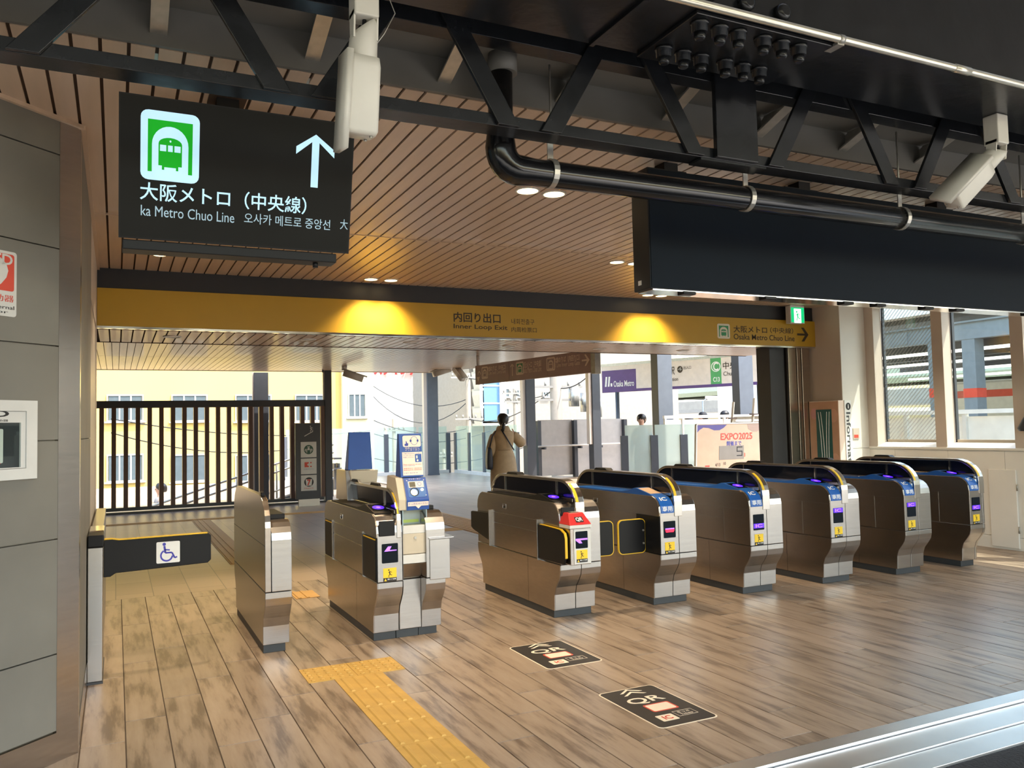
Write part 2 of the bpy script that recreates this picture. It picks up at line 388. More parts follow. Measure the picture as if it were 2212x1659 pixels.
box('roof_upstand', dkbeam, roof, -14, 14, 2.62, 3.02, 3.06, 3.8)
box('roof_slab', conc, roof, -14, 14, -1.6, 2.33, 3.75, 3.9)
box('roof_edge', dkbeam, roof, -14, 14, -1.7, -1.58, 3.55, 3.9)
box('canopy_slab', dkbeam, roof, 7.95, 11.2, 9.0, 24.0, 3.5, 3.62)  # dark outer roof, sized to shade the countdown board and grey barrier
box('canopy_slab', dkbeam, roof, 11.2, 20.0, 17.4, 24.5, 4.6, 4.75)  # unseen slab added to keep the sun off the metro station sign
# ---- header beam
hd = struct('trim_2', 'dark header beam above the gate line')
box('beam_face', dkbeam, hd, -.15, 8.02, 7.775, 7.80, 2.655, CZ)
box('beam_core', dkbeam, hd, -.15, 8.02, 7.80, 8.0, 2.40, 2.9)
# ---- left wall: side wall, corner trim, angled tile wall
wl = struct('wall_left', 'grey stone-tile wall at the left of the gates')
D = Vector((.734, .679, 0)); NO = Vector((.679, -.734, 0)); P0 = Vector((-.15, 4.213, 0)) - D * .11
def wallpt(s, z, n=0): return P0 - D * s + Vector((0, 0, z)) + NO * n
MB().prism([wallpt(0, 0, -.02), wallpt(2.6, 0, -.02), wallpt(2.6, 0, -.3), (-.4, 4.6, 0), (-.4, 7.78, 0), (-.165, 7.78, 0), (-.165, 4.2, 0)],
           [wallpt(0, CZ, -.02), wallpt(2.6, CZ, -.02), wallpt(2.6, CZ, -.3), (-.4, 4.6, CZ), (-.4, 7.78, CZ), (-.165, 7.78, CZ), (-.165, 4.2, CZ)]).build('wall_core', tilew, wl)
rows = [.13, .46, .955, 1.385, 1.80, 2.235, 2.66, CZ]
for i in range(len(rows) - 1):
    for s0, s1 in ((0.0, 1.25), (1.255, 2.6)):
        a, b = rows[i] + .003, rows[i + 1] - .003
        MB().prism([wallpt(s0, a, -.02), wallpt(s1, a, -.02), wallpt(s1, b, -.02), wallpt(s0, b, -.02)], [wallpt(s0, a), wallpt(s1, a), wallpt(s1, b), wallpt(s0, b)]).build('tile_panel', tilew, wl)
MB().prism([wallpt(0, .0, -.02), wallpt(2.6, .0, -.02), wallpt(2.6, .125, -.02), wallpt(0, .125, -.02)], [wallpt(0, .0, .004), wallpt(2.6, .0, .004), wallpt(2.6, .125, .004), wallpt(0, .125, .004)]).build('skirting', steel2, wl)
MB().prism([wallpt(0, 0, .002), wallpt(-.11, 0, .002), (-.148, 4.30, 0), (-.165, 4.30, 0), wallpt(0, 0, -.02)], [wallpt(0, CZ, .002), wallpt(-.11, CZ, .002), (-.148, 4.30, CZ), (-.165, 4.30, CZ), wallpt(0, CZ, -.02)]).build('corner_trim', steel2, wl)
for y0, y1, z0, z1 in ((4.31, 5.98, .13, 1.385), (4.31, 5.98, 1.39, 2.82), (7.62, 7.78, .13, 2.82), (5.985, 7.615, 2.30, 2.82)):
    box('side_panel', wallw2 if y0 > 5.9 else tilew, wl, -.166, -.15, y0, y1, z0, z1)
box('door_recess', framem, wl, -.166, -.156, 6.0, 7.6, 0, 2.29)
box('side_skirting', steel2, wl, -.166, -.146, 4.31, 5.98, 0, .125)
box('ceiling_bead', slatm, wl, -.16, -.13, 4.2, 7.77, CZ - .02, CZ)
MB().prism([wallpt(-.11, CZ - .018, -.01), wallpt(2.6, CZ - .018, -.01), wallpt(2.6, CZ, -.01), wallpt(-.11, CZ, -.01)], [wallpt(-.11, CZ - .018, .018), wallpt(2.6, CZ - .018, .018), wallpt(2.6, CZ, .018), wallpt(-.11, CZ, .018)]).build('wall_bead', slatm, wl)
wh = struct('wall_left_hall', 'brown-grey wall closing the hall on the far left')
box('wall_core', mat('hall_wall_brown', (.20, .15, .115), .45), wh, -1.1, -.93, 7.8, 16.4, 0, 2.75)
box('wall_return', MT['hall_wall_brown'], wh, -1.1, -.17, 7.79, 7.85, 0, 2.9)
# ---- right wall with windows
wr = struct('wall_right', 'white panelled wall under the windows')
XW = 8.45
box('wall_core', wallw, wr, XW + .012, XW + .22, 2.76, 7.36, 0, 1.045)
yy = [2.76, 3.9, 4.95, 5.62, 6.28, 6.98, 7.355]
for i in range(len(yy) - 1):
    box('wall_panel', wallw, wr, XW, XW + .012, yy[i] + .002, yy[i + 1] - .002, .135, 1.03)
box('skirting', wallw, wr, XW - .006, XW + .012, 2.76, 7.355, 0, .13)
box('service_door', wallw, wr, XW - .02, XW, 5.50, 5.80, .02, .835, .004)
for z in (.18, .62): MB().tube([(XW - .022, 5.49, z), (XW - .022, 5.49, z + .07)], .008, 8).build('hinge', galv, wr)
MB().xprism([(2.76, 0), (7.36, 0), (7.36, .01), (2.76, .01)], XW, XW + .01).build('floor_bead', framem, wr)
MB().prism([(XW - .01, 2.76, 1.035), (XW + .21, 2.76, 1.035), (XW + .21, 2.76, 1.135), (XW - .01, 2.76, 1.06)], [(XW - .01, 7.36, 1.035), (XW + .21, 7.36, 1.035), (XW + .21, 7.36, 1.135), (XW - .01, 7.36, 1.06)]).build('window_sill', wallw, wr)
box('window_head', wallw, wr, XW, XW + .24, 2.76, 7.36, 2.80, 2.92)
def mull(y0, y1, parent):
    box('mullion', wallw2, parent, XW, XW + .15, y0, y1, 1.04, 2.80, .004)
    for y in (y0 - .018, y1): box('frame_bar', dkmet, parent, XW + .15, XW + .19, y, y + .018, 1.10, 2.80)
ye = [7.36, 7.22, 6.42, 6.28, 5.50, 5.36, 4.6, 4.46, 3.7, 3.56, 2.76]
for i in range(5):
    w = struct('window_%d' % (i + 1), 'fixed window in the right-hand wall'); a, b = ye[2 * i + 1], ye[2 * i + 2] if 2 * i + 2 < 10 else 2.80
    box('pane', glassh if i == 0 else glass1, w, XW + .165, XW + .171, b, a, 1.12, 2.80)
    mull(ye[2 * i + 1], ye[2 * i], w)
    box('bottom_rail', framem, w, XW + .15, XW + .19, b, a, 1.10, 1.145)
# ---- column at the end of the header
wc = struct('wall_column', 'white panelled column where the header ends')
box('column_core', wallw, wc, 8.045, 8.62, 7.37, 8.1, 0, 2.92)
box('side_panel', wallw2, wc, 8.025, 8.045, 7.352, 8.08, .02, CZ)  # beige puts the shade of the column's left face into its colour
box('front_panel', wallw, wc, 8.03, XW, 7.35, 7.37, 1.045, CZ); box('front_panel', wallw, wc, 8.03, XW, 7.35, 7.37, 0, 1.04)
for x0, x1 in ((7.62, 7.75), (7.765, 7.83), (7.845, 7.98)): box('shutter_guide', steel2, wc, x0, x1, 7.81, 7.95, 0, 2.34, .004)
box('pillar', dkmet, wc, 7.36, 7.60, 7.86, 8.1, 0, 2.34, .006)
# ---- dark steelwork over the platform edge
gut = struct('ceiling_gutter', 'grey gutter soffit between roof girder and slats')
box('soffit', grypan, gut, -4.5, 12, 2.98, 3.235, 2.985, 3.015)
box('soffit_lip', grypan, gut, -4.5, 12, 3.225, 3.245, 2.832, 3.0)
# ================================================================== OVERHEAD STEEL
tr = thing('roof_truss', (0, 2.9, 2.55), 'black painted steel lattice truss crossing above the gates', 'truss')
MB().xprism([(2.90, 2.590), (3.005, 2.590), (3.005, 2.60), (2.912, 2.60), (2.912, 2.638), (2.90, 2.638)], -3, 9).build('bottom_chord', blackgl, tr, .002)
MB().xprism([(2.90, 2.945), (2.99, 2.945), (2.99, 2.957), (2.912, 2.957), (2.912, 3.04), (2.90, 3.04)], -3, 9).build('top_chord', blackgl, tr, .002)
for xb, xt in ((-.265, .10), (.505, .22), (.667, .95), (1.40, 1.13), (1.59, 1.86), (2.32, 2.05), (2.785, 3.05), (3.565, 3.30), (3.77, 4.04), (4.55, 4.28), (4.75, 5.02), (-.42, -.70), (5.55, 5.28)):
    h = .046
    MB().prism([(xb - h, 2.88, 2.592), (xb + h, 2.88, 2.592), (xt + h, 2.88, 3.05), (xt - h, 2.88, 3.05)], [(xb - h, 2.898, 2.592), (xb + h, 2.898, 2.592), (xt + h, 2.898, 3.05), (xt - h, 2.898, 3.05)]).build('diagonal', blackgl, tr, .002)
box('post', blackgl, tr, 2.43, 2.67, 2.872, 2.898, 2.592, 3.05, .003)
box('gusset', blackgl, tr, 2.36, 2.74, 2.90, 2.99, 2.578, 2.588)
gd = thing('roof_girder', (0, 2.55, 2.92), 'deep black steel girder with bolted splice over the truss', 'girder')
box('bottom_flange', blackgl, gd, -6, 12, 2.35, 2.75, 2.92, 2.95, .003)
box('web', blackgl, gd, -6, 12, 2.36, 2.40, 2.95, 3.74)
box('splice_plate', blackgl, gd, 1.92, 2.62, 2.355, 2.745, 2.903, 2.919, .003)
MB().bar((1.70, 2.36, 2.912), (1.70, 2.74, 2.912), .02, .014).build('stiffener', blackgl, gd)
bm0 = None
for y in (2.41, 2.635):
    for x in (1.975, 2.07, 2.16, 2.285, 2.38, 2.47):
        m = MB().tube([(x, y, 2.904), (x, y, 2.893), (x, y, 2.892), (x, y, 2.862)], [.036, .036, .031, .031], 12); m.tube([(x, y, 2.865), (x, y, 2.842), (x, y, 2.836)], [.022, .022, .014], 12)
        m.build('bolt', blackgl, gd)
for x in (1.80, 1.97, 2.15, 2.33): MB().tube([(x, 2.362, 2.985), (x, 2.335, 2.985), (x, 2.325, 2.985)], [.034, .034, .02], 14).build('bolt', blackgl, gd)
cd = thing('conduit', (0, 2.335, 2.93), 'silver zinc conduit pipe clipped along the black girder edge', 'pipe')
MB().tube([(-2, 2.33, 2.925), (8, 2.33, 2.925)], .0155, 12).build('pipe', conduit, cd)
for x in (2.62, 4.0, 5.4):
    MB().tube([(x - .012, 2.33, 2.925), (x + .012, 2.33, 2.925)], .0185, 12).build('clip', galv, cd)
    box('clip_foot', galv, cd, x - .018, x + .018, 2.33, 2.40, 2.902, 2.914)
for x in (3.35,): MB().tube([(x - .05, 2.33, 2.925), (x + .05, 2.33, 2.925)], .018, 12).build('coupling', conduit, cd)
for i, x in enumerate((.137, .70, 1.26, 1.83, 2.42, 3.0, 3.6, 4.2)):
    b = thing('gutter_bracket', (x, 3.0, 2.83), ['leftmost galvanised gutter bracket, above the sign screen', 'galvanised gutter bracket beside the white security camera', 'galvanised gutter bracket left of the drain outlet', 'galvanised gutter bracket just right of the drain outlet', 'galvanised gutter bracket behind the wide truss post', 'galvanised gutter bracket right of the wide truss post', 'galvanised gutter bracket above the middle of the long display', 'rightmost galvanised gutter bracket, behind the angled security camera'][i], 'bracket', 'gutter brackets')
    MB().xprism([(2.99, 2.955), (3.40, 2.815), (3.40, 2.823), (2.99, 2.965)], x - .03, x + .03).build('flange', galv, b)
    MB().xprism([(2.99, 2.965), (3.40, 2.823), (3.40, 2.829), (3.2, 2.98), (2.99, 2.985)], x + .024, x + .03).build('rib', galv, b)
pp = thing('drain_pipe', (1.5, 3.1, 2.43), 'black plastic drain pipe with elbow hung across the hall front', 'pipe')
MB().tube([(1.48, 3.1, 2.99), (1.48, 3.1, 2.90)], .062, 20).build('drain_socket', grypan, pp)
R = .058; pts = [(1.47, 3.1, 2.90), (1.462, 3.1, 2.66)] + [(1.462 + .075 * (1 - math.cos(a)), 3.1, 2.582 - .09 * math.sin(a)) for a in [math.radians(q) for q in range(0, 91, 15)]] + [(1.62, 3.1, 2.492), (8, 3.1, 2.500)]
MB().tube(pts, [.05, .055] + [.066] * 7 + [R, R], 22).build('pipe', mat('glossy_black_pipe', (.006, .006, .007), .14, spec=.45), pp)
for x, zt in ((1.70, 2.83), (2.79, 2.83), (3.88, 2.83), (4.95, 2.83)):
    hg = MB(); oc = [(3.1 + .064 * math.cos(a), 2.495 + .064 * math.sin(a)) for a in [2 * math.pi * i / 20 for i in range(20)]]; ic = [(3.1 + .059 * math.cos(a), 2.495 + .059 * math.sin(a)) for a in [2 * math.pi * i / 20 for i in range(20)]]
    hg.ring(oc, ic, lambda q, t: (x - .013 + .026 * t, q[0], q[1])).build('strap', galv, pp)
    box('hanger_plate', galv, pp, x - .014, x + .014, 3.097, 3.103, 2.555, 2.63); MB().tube([(x + .012, 3.11, 2.56), (x + .012, 3.11, 2.985)], .005, 6).build('hanger_rod', galv, pp)
# ---- security cameras hanging from the girder
def cctv(x, label, aim, bank):
    t = thing('security_camera', (x, 2.66, 2.5), label, 'camera', 'security cameras under the girder')
    bx = box('mount_arm', camw, t, x - .042, x + .042, 2.59, 2.67, 2.77, 2.92, .006)
    for s in (-1, 1): MB().prism([(x + s * .036, 2.60, 2.79), (x + s * .036, 2.66, 2.79), (x + s * .036, 2.655, 2.70), (x + s * .036, 2.61, 2.70)], [(x + s * .042, 2.60, 2.79), (x + s * .042, 2.66, 2.79), (x + s * .042, 2.655, 2.70), (x + s * .042, 2.61, 2.70)]).build('bracket_cheek', camw, t)
    A = Vector(aim).normalized(); O = Vector((x, 2.635, 2.735))
    up = Vector(bank); up = (up - up.dot(A) * A).normalized(); rt = A.cross(up)
    P = lambda a, r, u: O + A * a + rt * r + up * u
    rings = []
    for a, w in ((-.02, .036), (0, .046), (.10, .05), (.105, .046)):
        rings.append([P(a + .03 * math.sin(q) * (1 if a <= 0 else 0), w * math.cos(q), w * math.sin(q)) for q in [2 * math.pi * i / 18 for i in range(18)]])
    MB().loft(rings).build('tail_cap', camw, t)
    sec = lambda a, w, h0, h1: [P(a, r, u) for r, u in rrect(-w, h0, w, h1, .016, 4)]
    MB().loft([sec(.09, .05, -.05, .05), sec(.12, .054, -.055, .052), sec(.33, .056, -.058, .056), sec(.345, .05, -.052, .05)]).build('housing', camw, t)
    MB().loft([[P(a, r, u) for r, u in ((-.062, .045), (.062, .045), (.062, .066), (-.062, .066))] for a in (.08, .40)]).build('sunshade', camw, t)
    for r in (-.035, .035): MB().tube([P(.345, r, -.036), P(.352, r, -.036)], .006, 8).build('screw', galv, t)
    f = Fr(P(.15, .0, -.058), -rt, A); frect('rating_label', f, -.032, -.005, .016, .025, lgrey, t, .0, .001)
    frect('name_label', f, -.034, .03, .028, .05, white, t, .0, .0012); ftext('lettering', f, '10 内改札②', -.03, .033, .024, .047, ink, t, .0014, rot=180)
    MB().tube([O + Vector((.0, -.02, .16)), O + Vector((-.008, -.03, .10)), O + Vector((.0, -.01, .04)), P(-.02, 0, 0)], .007, 8).build('cable', black, t)
    MB().tube([O + Vector((.02, .0, .18)), O + Vector((.09, .02, .16)), O + Vector((.12, .03, .10)), O + Vector((.08, .03, .02)), P(.11, .045, 0)], .0018, 5).build('safety_wire', galv, t)
    return t
cctv(.745, 'white security camera pointing straight down beside the sign screen', (-.03, .16, -1), (-1, 0.0, 0))
cctv(4.02, 'white security camera tilted down to the left at the far right', (-.66, .30, -.72), (-.6, -.3, .75))
# ---- hanging sign screen
ms = thing('sign_screen', (.48, 3.55, 2.19), 'black hanging screen with green train sign and white up arrow', 'sign')
MF = Fr((.006, 3.62, 2.193), (1, 0, 0), (0, -.135, .545))
mw, mh = .934, .5615
frect('screen_casing', MF, 0, 0, mw, mh, black, ms, -.05, .05)
frect('screen', MF, .006, .008, mw - .006, mh - .006, mat('lcd_black', (.014, .014, .013), .5, spec=.12), ms, .0, .0015)
box('lower_bar', black, ms, .02, .88, 3.60, 3.70, 2.145, 2.185, .004); MB().tube([(.795, 3.64, 2.15), (.795, 3.64, 2.125)], .012, 8).build('sensor', black, ms)
box('hanger', black, ms, .38, .47, 3.60, 3.68, 2.66, CZ); box('hanger_plate', slatbk, ms, .35, .50, 3.57, 3.71, CZ - .012, CZ)
def train_icon(fr, u0, v0, u1, v1, pm, gm, par, n0=.002):
    w, h = u1 - u0, v1 - v0; q = lambda a, b: (u0 + a * w, v0 + b * h)
    ip_ = frect('icon_plate', fr, u0, v0, u1, v1, pm, par, n0, .0008, min(w, h) * .13)
    arch = [q(.30, .10)] + [q(.475 - .285 * math.cos(a), .50 + .30 * math.sin(a)) for a in [math.pi * i / 14 for i in range(15)]] + [q(.82, .10)]
    o = [q(.12, .10)] + [q(.12, .50)] + [q(.12, .88)] * 1
    # tunnel surround: left jamb, arch band, right jamb
    pts = [q(.12, .12), q(.19, .12)] + [q(.50 - .31 * math.cos(math.pi * i / 14), .52 + .27 * math.sin(math.pi * i / 14)) for i in range(15)] + [q(.81, .12), q(.88, .12), q(.88, .87), q(.12, .87)]
    fpoly('tunnel_mark', fr, pts, gm, ip_, n0 + .001, .0008)
    tp = [q(.30, .22), q(.36, .22), q(.36, .16), q(.40, .16), q(.40, .20), q(.60, .20), q(.60, .16), q(.64, .16), q(.64, .22), q(.70, .22)] + [q(.50 + .20 * math.cos(math.pi * i / 10), .54 + .09 * math.sin(math.pi * i / 10)) for i in range(11)]
    fpoly('train_mark', fr, tp, gm, ip_, n0 + .001, .0008)
    for a, b in ((.325, .43), (.46, .54), (.57, .675)): frect('window_mark', fr, *q(a, .43), *q(b, .52), pm, ip_, n0 + .0019, .0006)
    fpoly('lamp_mark', fr, ell(*q(.5, .58), .016 * w, .016 * h, 10), pm, ip_, n0 + .0019, .0006)
a = MF.uv(303, 379); b = MF.uv(432, 250)
train_icon(MF, a[0], a[1] - .012, b[0], b[1] - .002, scrw, scrg, ms)
def arrow_up(fr, cu, v0, v1, hw, sw, m, par, n0=.002):
    hh = hw * .92; s = sw * .62
    fpoly('arrow', fr, [(cu - sw / 2, v0), (cu + sw / 2, v0), (cu + sw / 2, v1 - hh * .44), (cu + hw, v1 - hh - s * .75), (cu + hw, v1 - hh + s * .9), (cu, v1), (cu - hw, v1 - hh + s * .9), (cu - hw, v1 - hh - s * .75), (cu - sw / 2, v1 - hh * .44)], m, par, n0, .0008)
u0, v0 = MF.uv(678, 405); u1, v1 = MF.uv(683, 291); arrow_up(MF, (u0 + u1) / 2, v0, v1, .082, .031, scrw, ms)
def pxtext(fr, s, x0, y0, x1, y1, m, par, bold=0, n0=.002):
    a = fr.uv(x0, y1); b = fr.uv(x1, y0); return a, b
def mtxt(s, x0, yt0, yb0, x1, m, bold):
    a = MF.uv(x0, yb0); t = MF.uv(x0, yt0); b = MF.uv(x1, (yb0 + yt0) / 2 + (x1 - x0) * .07)
    ftext('lettering', MF, s, a[0], a[1], b[0], t[1], m, ms, .002, .0006, bold)
mtxt('大阪メトロ（中央線）', 302, 391, 431, 662, scrw, .010)
mtxt('ka Metro Chuo Line', 304, 442, 465, 506, scrt, 0); mtxt('오사카 메트로 중앙선', 527, 459, 482, 713, scrt, .002); mtxt('大', 734, 473, 495, 751, scrt, .0)
# ---- long LED display, seen from behind its dark face
ld = thing('departure_display', (4.9, 3.68, 2.12), 'long black departure display hanging over the right-hand gates', 'display')
LX = 2.565
box('casing', mat('display_black', (.006, .010, .015), .55), ld, LX, 7.6, 3.602, 3.76, 2.122, 2.775, .006)
box('front_face', navy, ld, LX + .004, 7.6, 3.596, 3.602, 2.126, 2.77)
box('bottom_tray', chrome, ld, LX + .02, 7.6, 3.61, 3.75, 2.115, 2.122)
e1 = Fr((LX, 3.76, 2.122), (0, -1, 0), (0, 0, 1)); frect('rating_label', e1, .045, .03, .075, .055, lgrey, ld, .0, .0012)
for x in (2.78, 3.36, 3.98, 4.26, 4.70, 5.0, 5.75, 6.3): box('catch', black, ld, x, x + .085, 3.60, 3.66, 2.100, 2.118, .005)
for x in (2.70, 3.68, 4.90, 6.1): box('hanger', black, ld, x, x + .09, 3.63, 3.72, 2.77, CZ); box('hanger_base', black, ld, x - .12, x + .14, 3.62, 3.73, 2.772, 2.785)
# ---- yellow header board with lettering
yb = thing('header_board', (3.9, 7.77, 2.33), 'yellow header board with dark exit lettering above the gates', 'sign')
box('board', yboard, yb, -.148, 8.03, 7.745, 7.773, 2.332, 2.655)
box('bottom_channel', chrome, yb, -.148, 8.03, 7.75, 7.80, 2.312, 2.331)
YF = Fr((0, 7.745, 2.33), (1, 0, 0), (0, 0, 1))
def ytxt(s, x0, y0, x1, y1, bold, m=inkb):        # lower-left pixel, upper-right pixel
    a = YF.uv(x0, y0); b = YF.uv(x1, y1); ftext('lettering', YF, s, a[0], a[1], b[0], b[1], m, yb, .001, .0008, bold)
ytxt('内回り出口', 980, 695, 1081, 678, .02); ytxt('Inner Loop Exit', 980, 712, 1096, 703.5, .012)
ytxt('내회전출구', 1105, 700, 1154, 690, 0); ytxt('内周检票口', 1105, 717, 1159, 708, 0)
ytxt('大阪メトロ', 1584.5, 718, 1656.5, 706, .012); ytxt('（中央線）', 1664, 719.5, 1713, 709, .006); ytxt('Osaka Metro Chuo Line', 1585, 733, 1716, 725.5, .008)
a = YF.uv(1550, 731); b = YF.uv(1576, 700); train_icon(YF, a[0], a[1], b[0], b[1], mat('icon_white', (.72, .68, .55), .5), trgreen, yb, .001)
a = YF.uv(1722, 724.5); b = YF.uv(1746, 721); cv = (a[1] + b[1]) / 2; t = .013
fpoly('arrow', YF, [(a[0], cv - t), (b[0] - .06, cv - t), (b[0] - .12, cv - .088), (b[0] - .075, cv - .088), (b[0], cv), (b[0] - .075, cv + .088), (b[0] - .12, cv + .088), (b[0] - .06, cv + t), (a[0], cv + t)], inkb, yb, .001, .001)
# ---- exit sign
ex = thing('exit_sign', (7.62, 7.62, 2.62), 'green lit running-man exit sign at the right end of the header', 'sign')
a = at(1708, 698, Y=7.62); b = at(1737, 661, Y=7.62)
box('sign_box', lgrey, ex, a.x, b.x, 7.62, 7.70, a.z, b.z, .003); box('ceiling_mount', lgrey, ex, a.x + .02, b.x - .02, 7.63, 7.69, b.z, CZ)
EF = Fr((a.x, 7.62, a.z), (1, 0, 0), (0, 0, 1)); ew, eh = b.x - a.x, b.z - a.z
frect('face', EF, .012, .012, ew - .008, eh - .025, exitg, ex, .0005, .001); frect('door_mark', EF, .25 * ew, .03 * eh, .75 * ew, .82 * eh, exitw, ex, .0016, .001)
def stick(fr, cu, cv, s, m, par, n0, name='running_figure'):
    mb = MB(); L = [((-.02, .18), (.02, -.12), .13), ((.02, -.12), (-.14, -.42), .075), ((.02, -.12), (.16, -.26), .075), ((.16, -.26), (.30, -.25), .07), ((-.01, .15), (-.17, .02), .055), ((-.01, .16), (.16, .14), .055), ((.16, .14), (.25, .0), .05), ((-.14, -.42), (-.05, -.50), .05)]
    for p, q, w in L:
        d = Vector((q[0] - p[0], q[1] - p[1])).normalized(); pn = Vector((-d.y, d.x)) * w / 2
        c = [(p[0] - pn.x, p[1] - pn.y), (q[0] - pn.x, q[1] - pn.y), (q[0] + pn.x, q[1] + pn.y), (p[0] + pn.x, p[1] + pn.y)]
        mb.prism([fr.p(cu + x * s, cv + y * s, n0) for x, y in c], [fr.p(cu + x * s, cv + y * s, n0 + .0006) for x, y in c])
    c = ell(-.10, .33, .085, .085, 12); mb.prism([fr.p(cu + x * s, cv + y * s, n0) for x, y in c], [fr.p(cu + x * s, cv + y * s, n0 + .0006) for x, y in c])
    return mb.build(name, m, par)
stick(EF, .50 * ew, .44 * eh, .62 * eh, exitg, ex, .0028)
# ---- downlights (their light comes from the lamp itself)
def downlight(x, y, z, r, label, power, lit=True, grp='ceiling downlights', spot=1.9):
    t = thing('downlight', (x, y, z), label, 'light', grp)
    MB().ring(ell(0, 0, r * 1.18, r * 1.18, 22), ell(0, 0, r, r, 22), lambda q, k: (x + q[0], y + q[1], z - .004 + .008 * k)).build('rim', lgrey, t)
    c = ell(0, 0, r, r, 22); MB().prism([(x + p, y + q, z + .001) for p, q in c], [(x + p, y + q, z + .004) for p, q in c]).build('lens', lampw if lit else lgrey, t)
    if power:
        L = bpy.data.lights.new('downlight_beam', 'SPOT'); L.energy = power * 4.0; L.color = (1, .78, .52); L.spot_size = spot; L.spot_blend = .9; L.shadow_soft_size = r
        o = bpy.data.objects.new('downlight_beam', L); COL.objects.link(o); o.parent = t; o.location = (0, 0, -.012)
downlight(.308, 7.053, CZ - .003, .045, 'small recessed downlight at the far left below the screen', 10)
downlight(2.176, 7.56, CZ - .003, .06, 'left lamp of the lit pair over the left part of the yellow board', 22); downlight(2.37, 7.555, CZ - .003, .06, 'right lamp of the lit pair over the left part of the yellow board', 22)
downlight(5.32, 7.53, CZ - .003, .06, 'left lamp of the lit pair below the long display', 22); downlight(5.50, 7.53, CZ - .003, .06, 'right lamp of the lit pair below the long display', 22)
downlight(3.97, 6.07, CZ - .003, .06, 'lit downlight at the left end of the long display', 16); downlight(4.16, 6.07, CZ - .003, .06, 'lit downlight hidden behind the end of the long display', 16)
downlight(2.245, 4.39, CZ - .003, .065, 'left lamp of the lit pair beside the drain pipe elbow', 16); downlight(2.43, 4.395, CZ - .003, .065, 'right lamp of the lit pair beside the drain pipe elbow', 16)
downlight(.75, 4.35, CZ - .003, .06, 'lit downlight behind the sign screen', 18); downlight(.6, 5.9, CZ - .003, .06, 'lit downlight above the wide accessible gate', 16)  # both lamps added to brighten the hall, hidden by the sign screen
downlight(7.4, 6.1, CZ - .003, .06, 'lit downlight near the right-hand windows', 14)  # lamp added to brighten the right side, hidden by the long display
for i, (px, py) in enumerate(((372, 727), (665, 733), (887, 740), (1100, 747), (1295, 753), (1475, 757))):
    p = at(px, py, Z=2.33); downlight(p.x, p.y, 2.327, .07, 'unlit round lamp in the low ceiling strip, %s from the left' % ('first', 'second', 'third', 'fourth', 'fifth', 'sixth')[i], 0, False, 'lamps in the low ceiling strip')
# ================================================================== TICKET GATES
YM = 1.26
lowp = [(-.02, .055), (-.025, .17), (-.043, .225), (-.083, .275), (-.110, .315), (-.121, .36), (-.121, .398)]
LOW = lowp + [(YM - y, z) for y, z in lowp[::-1]]
upf = [(-.121, .402), (-.121, .72), (-.113, .765), (-.092, .80), (-.06, .826), (-.02, .84)]
UP = upf + [(YM - y, z) for y, z in upf[::-1]]
def hoodpath(off):
    p = [(-.126 + off, .682), (-.126 + off, .80)]
    for i in range(1, 9):
        a = math.pi / 2 * i / 8; p.append((.12 - (.246 - off) * math.cos(a), .80 + (.20 - off) * math.sin(a)))
    return p + [(YM - y, z) for y, z in p[::-1]]
def sub(prof, x0, x1): return x0, x1, prof
def warn_sticker(fr, u0, v0, w, par):
    ws_ = frect('warning_sticker', fr, u0, v0 + w * .27, u0 + w, v0 + w * .97, yelst, par, .0004, .0006); stick(fr, u0 + w * .48, v0 + w * .62, w * .62, ink, ws_, .0012, 'warning_figure')
    bd_ = frect('sticker_band', fr, u0, v0, u0 + w, v0 + w * .27, ink, par, .0004, .0006); fpoly('warning_triangle', fr, [(u0 + w * .06, v0 + w * .04), (u0 + w * .26, v0 + w * .04), (u0 + w * .16, v0 + w * .23)], yelst, bd_, .0012, .0004)
    ftext('lettering', fr, '扉にご注意', u0 + w * .31, v0 + w * .11, u0 + w * .95, v0 + w * .22, white, bd_, .0012, .0003, .01)
def num_badge(fr, cu, cv, s, txt, par, left):
    k = -1 if left else 1
    nb_ = fpoly('number_badge', fr, [(cu - k * s * .8, cv - s), (cu + k * s * .5, cv - s), (cu + k * s, cv - s * .45), (cu + k * s, cv + s * .45), (cu + k * s * .5, cv + s), (cu - k * s * .8, cv + s)][:: k], badge, par, .0005, .0006)
    ftext('number', fr, txt, cu - s * .38, cv - s * .55, cu + s * .38, cv + s * .55, ink, nb_, .0014, .0004, .01)
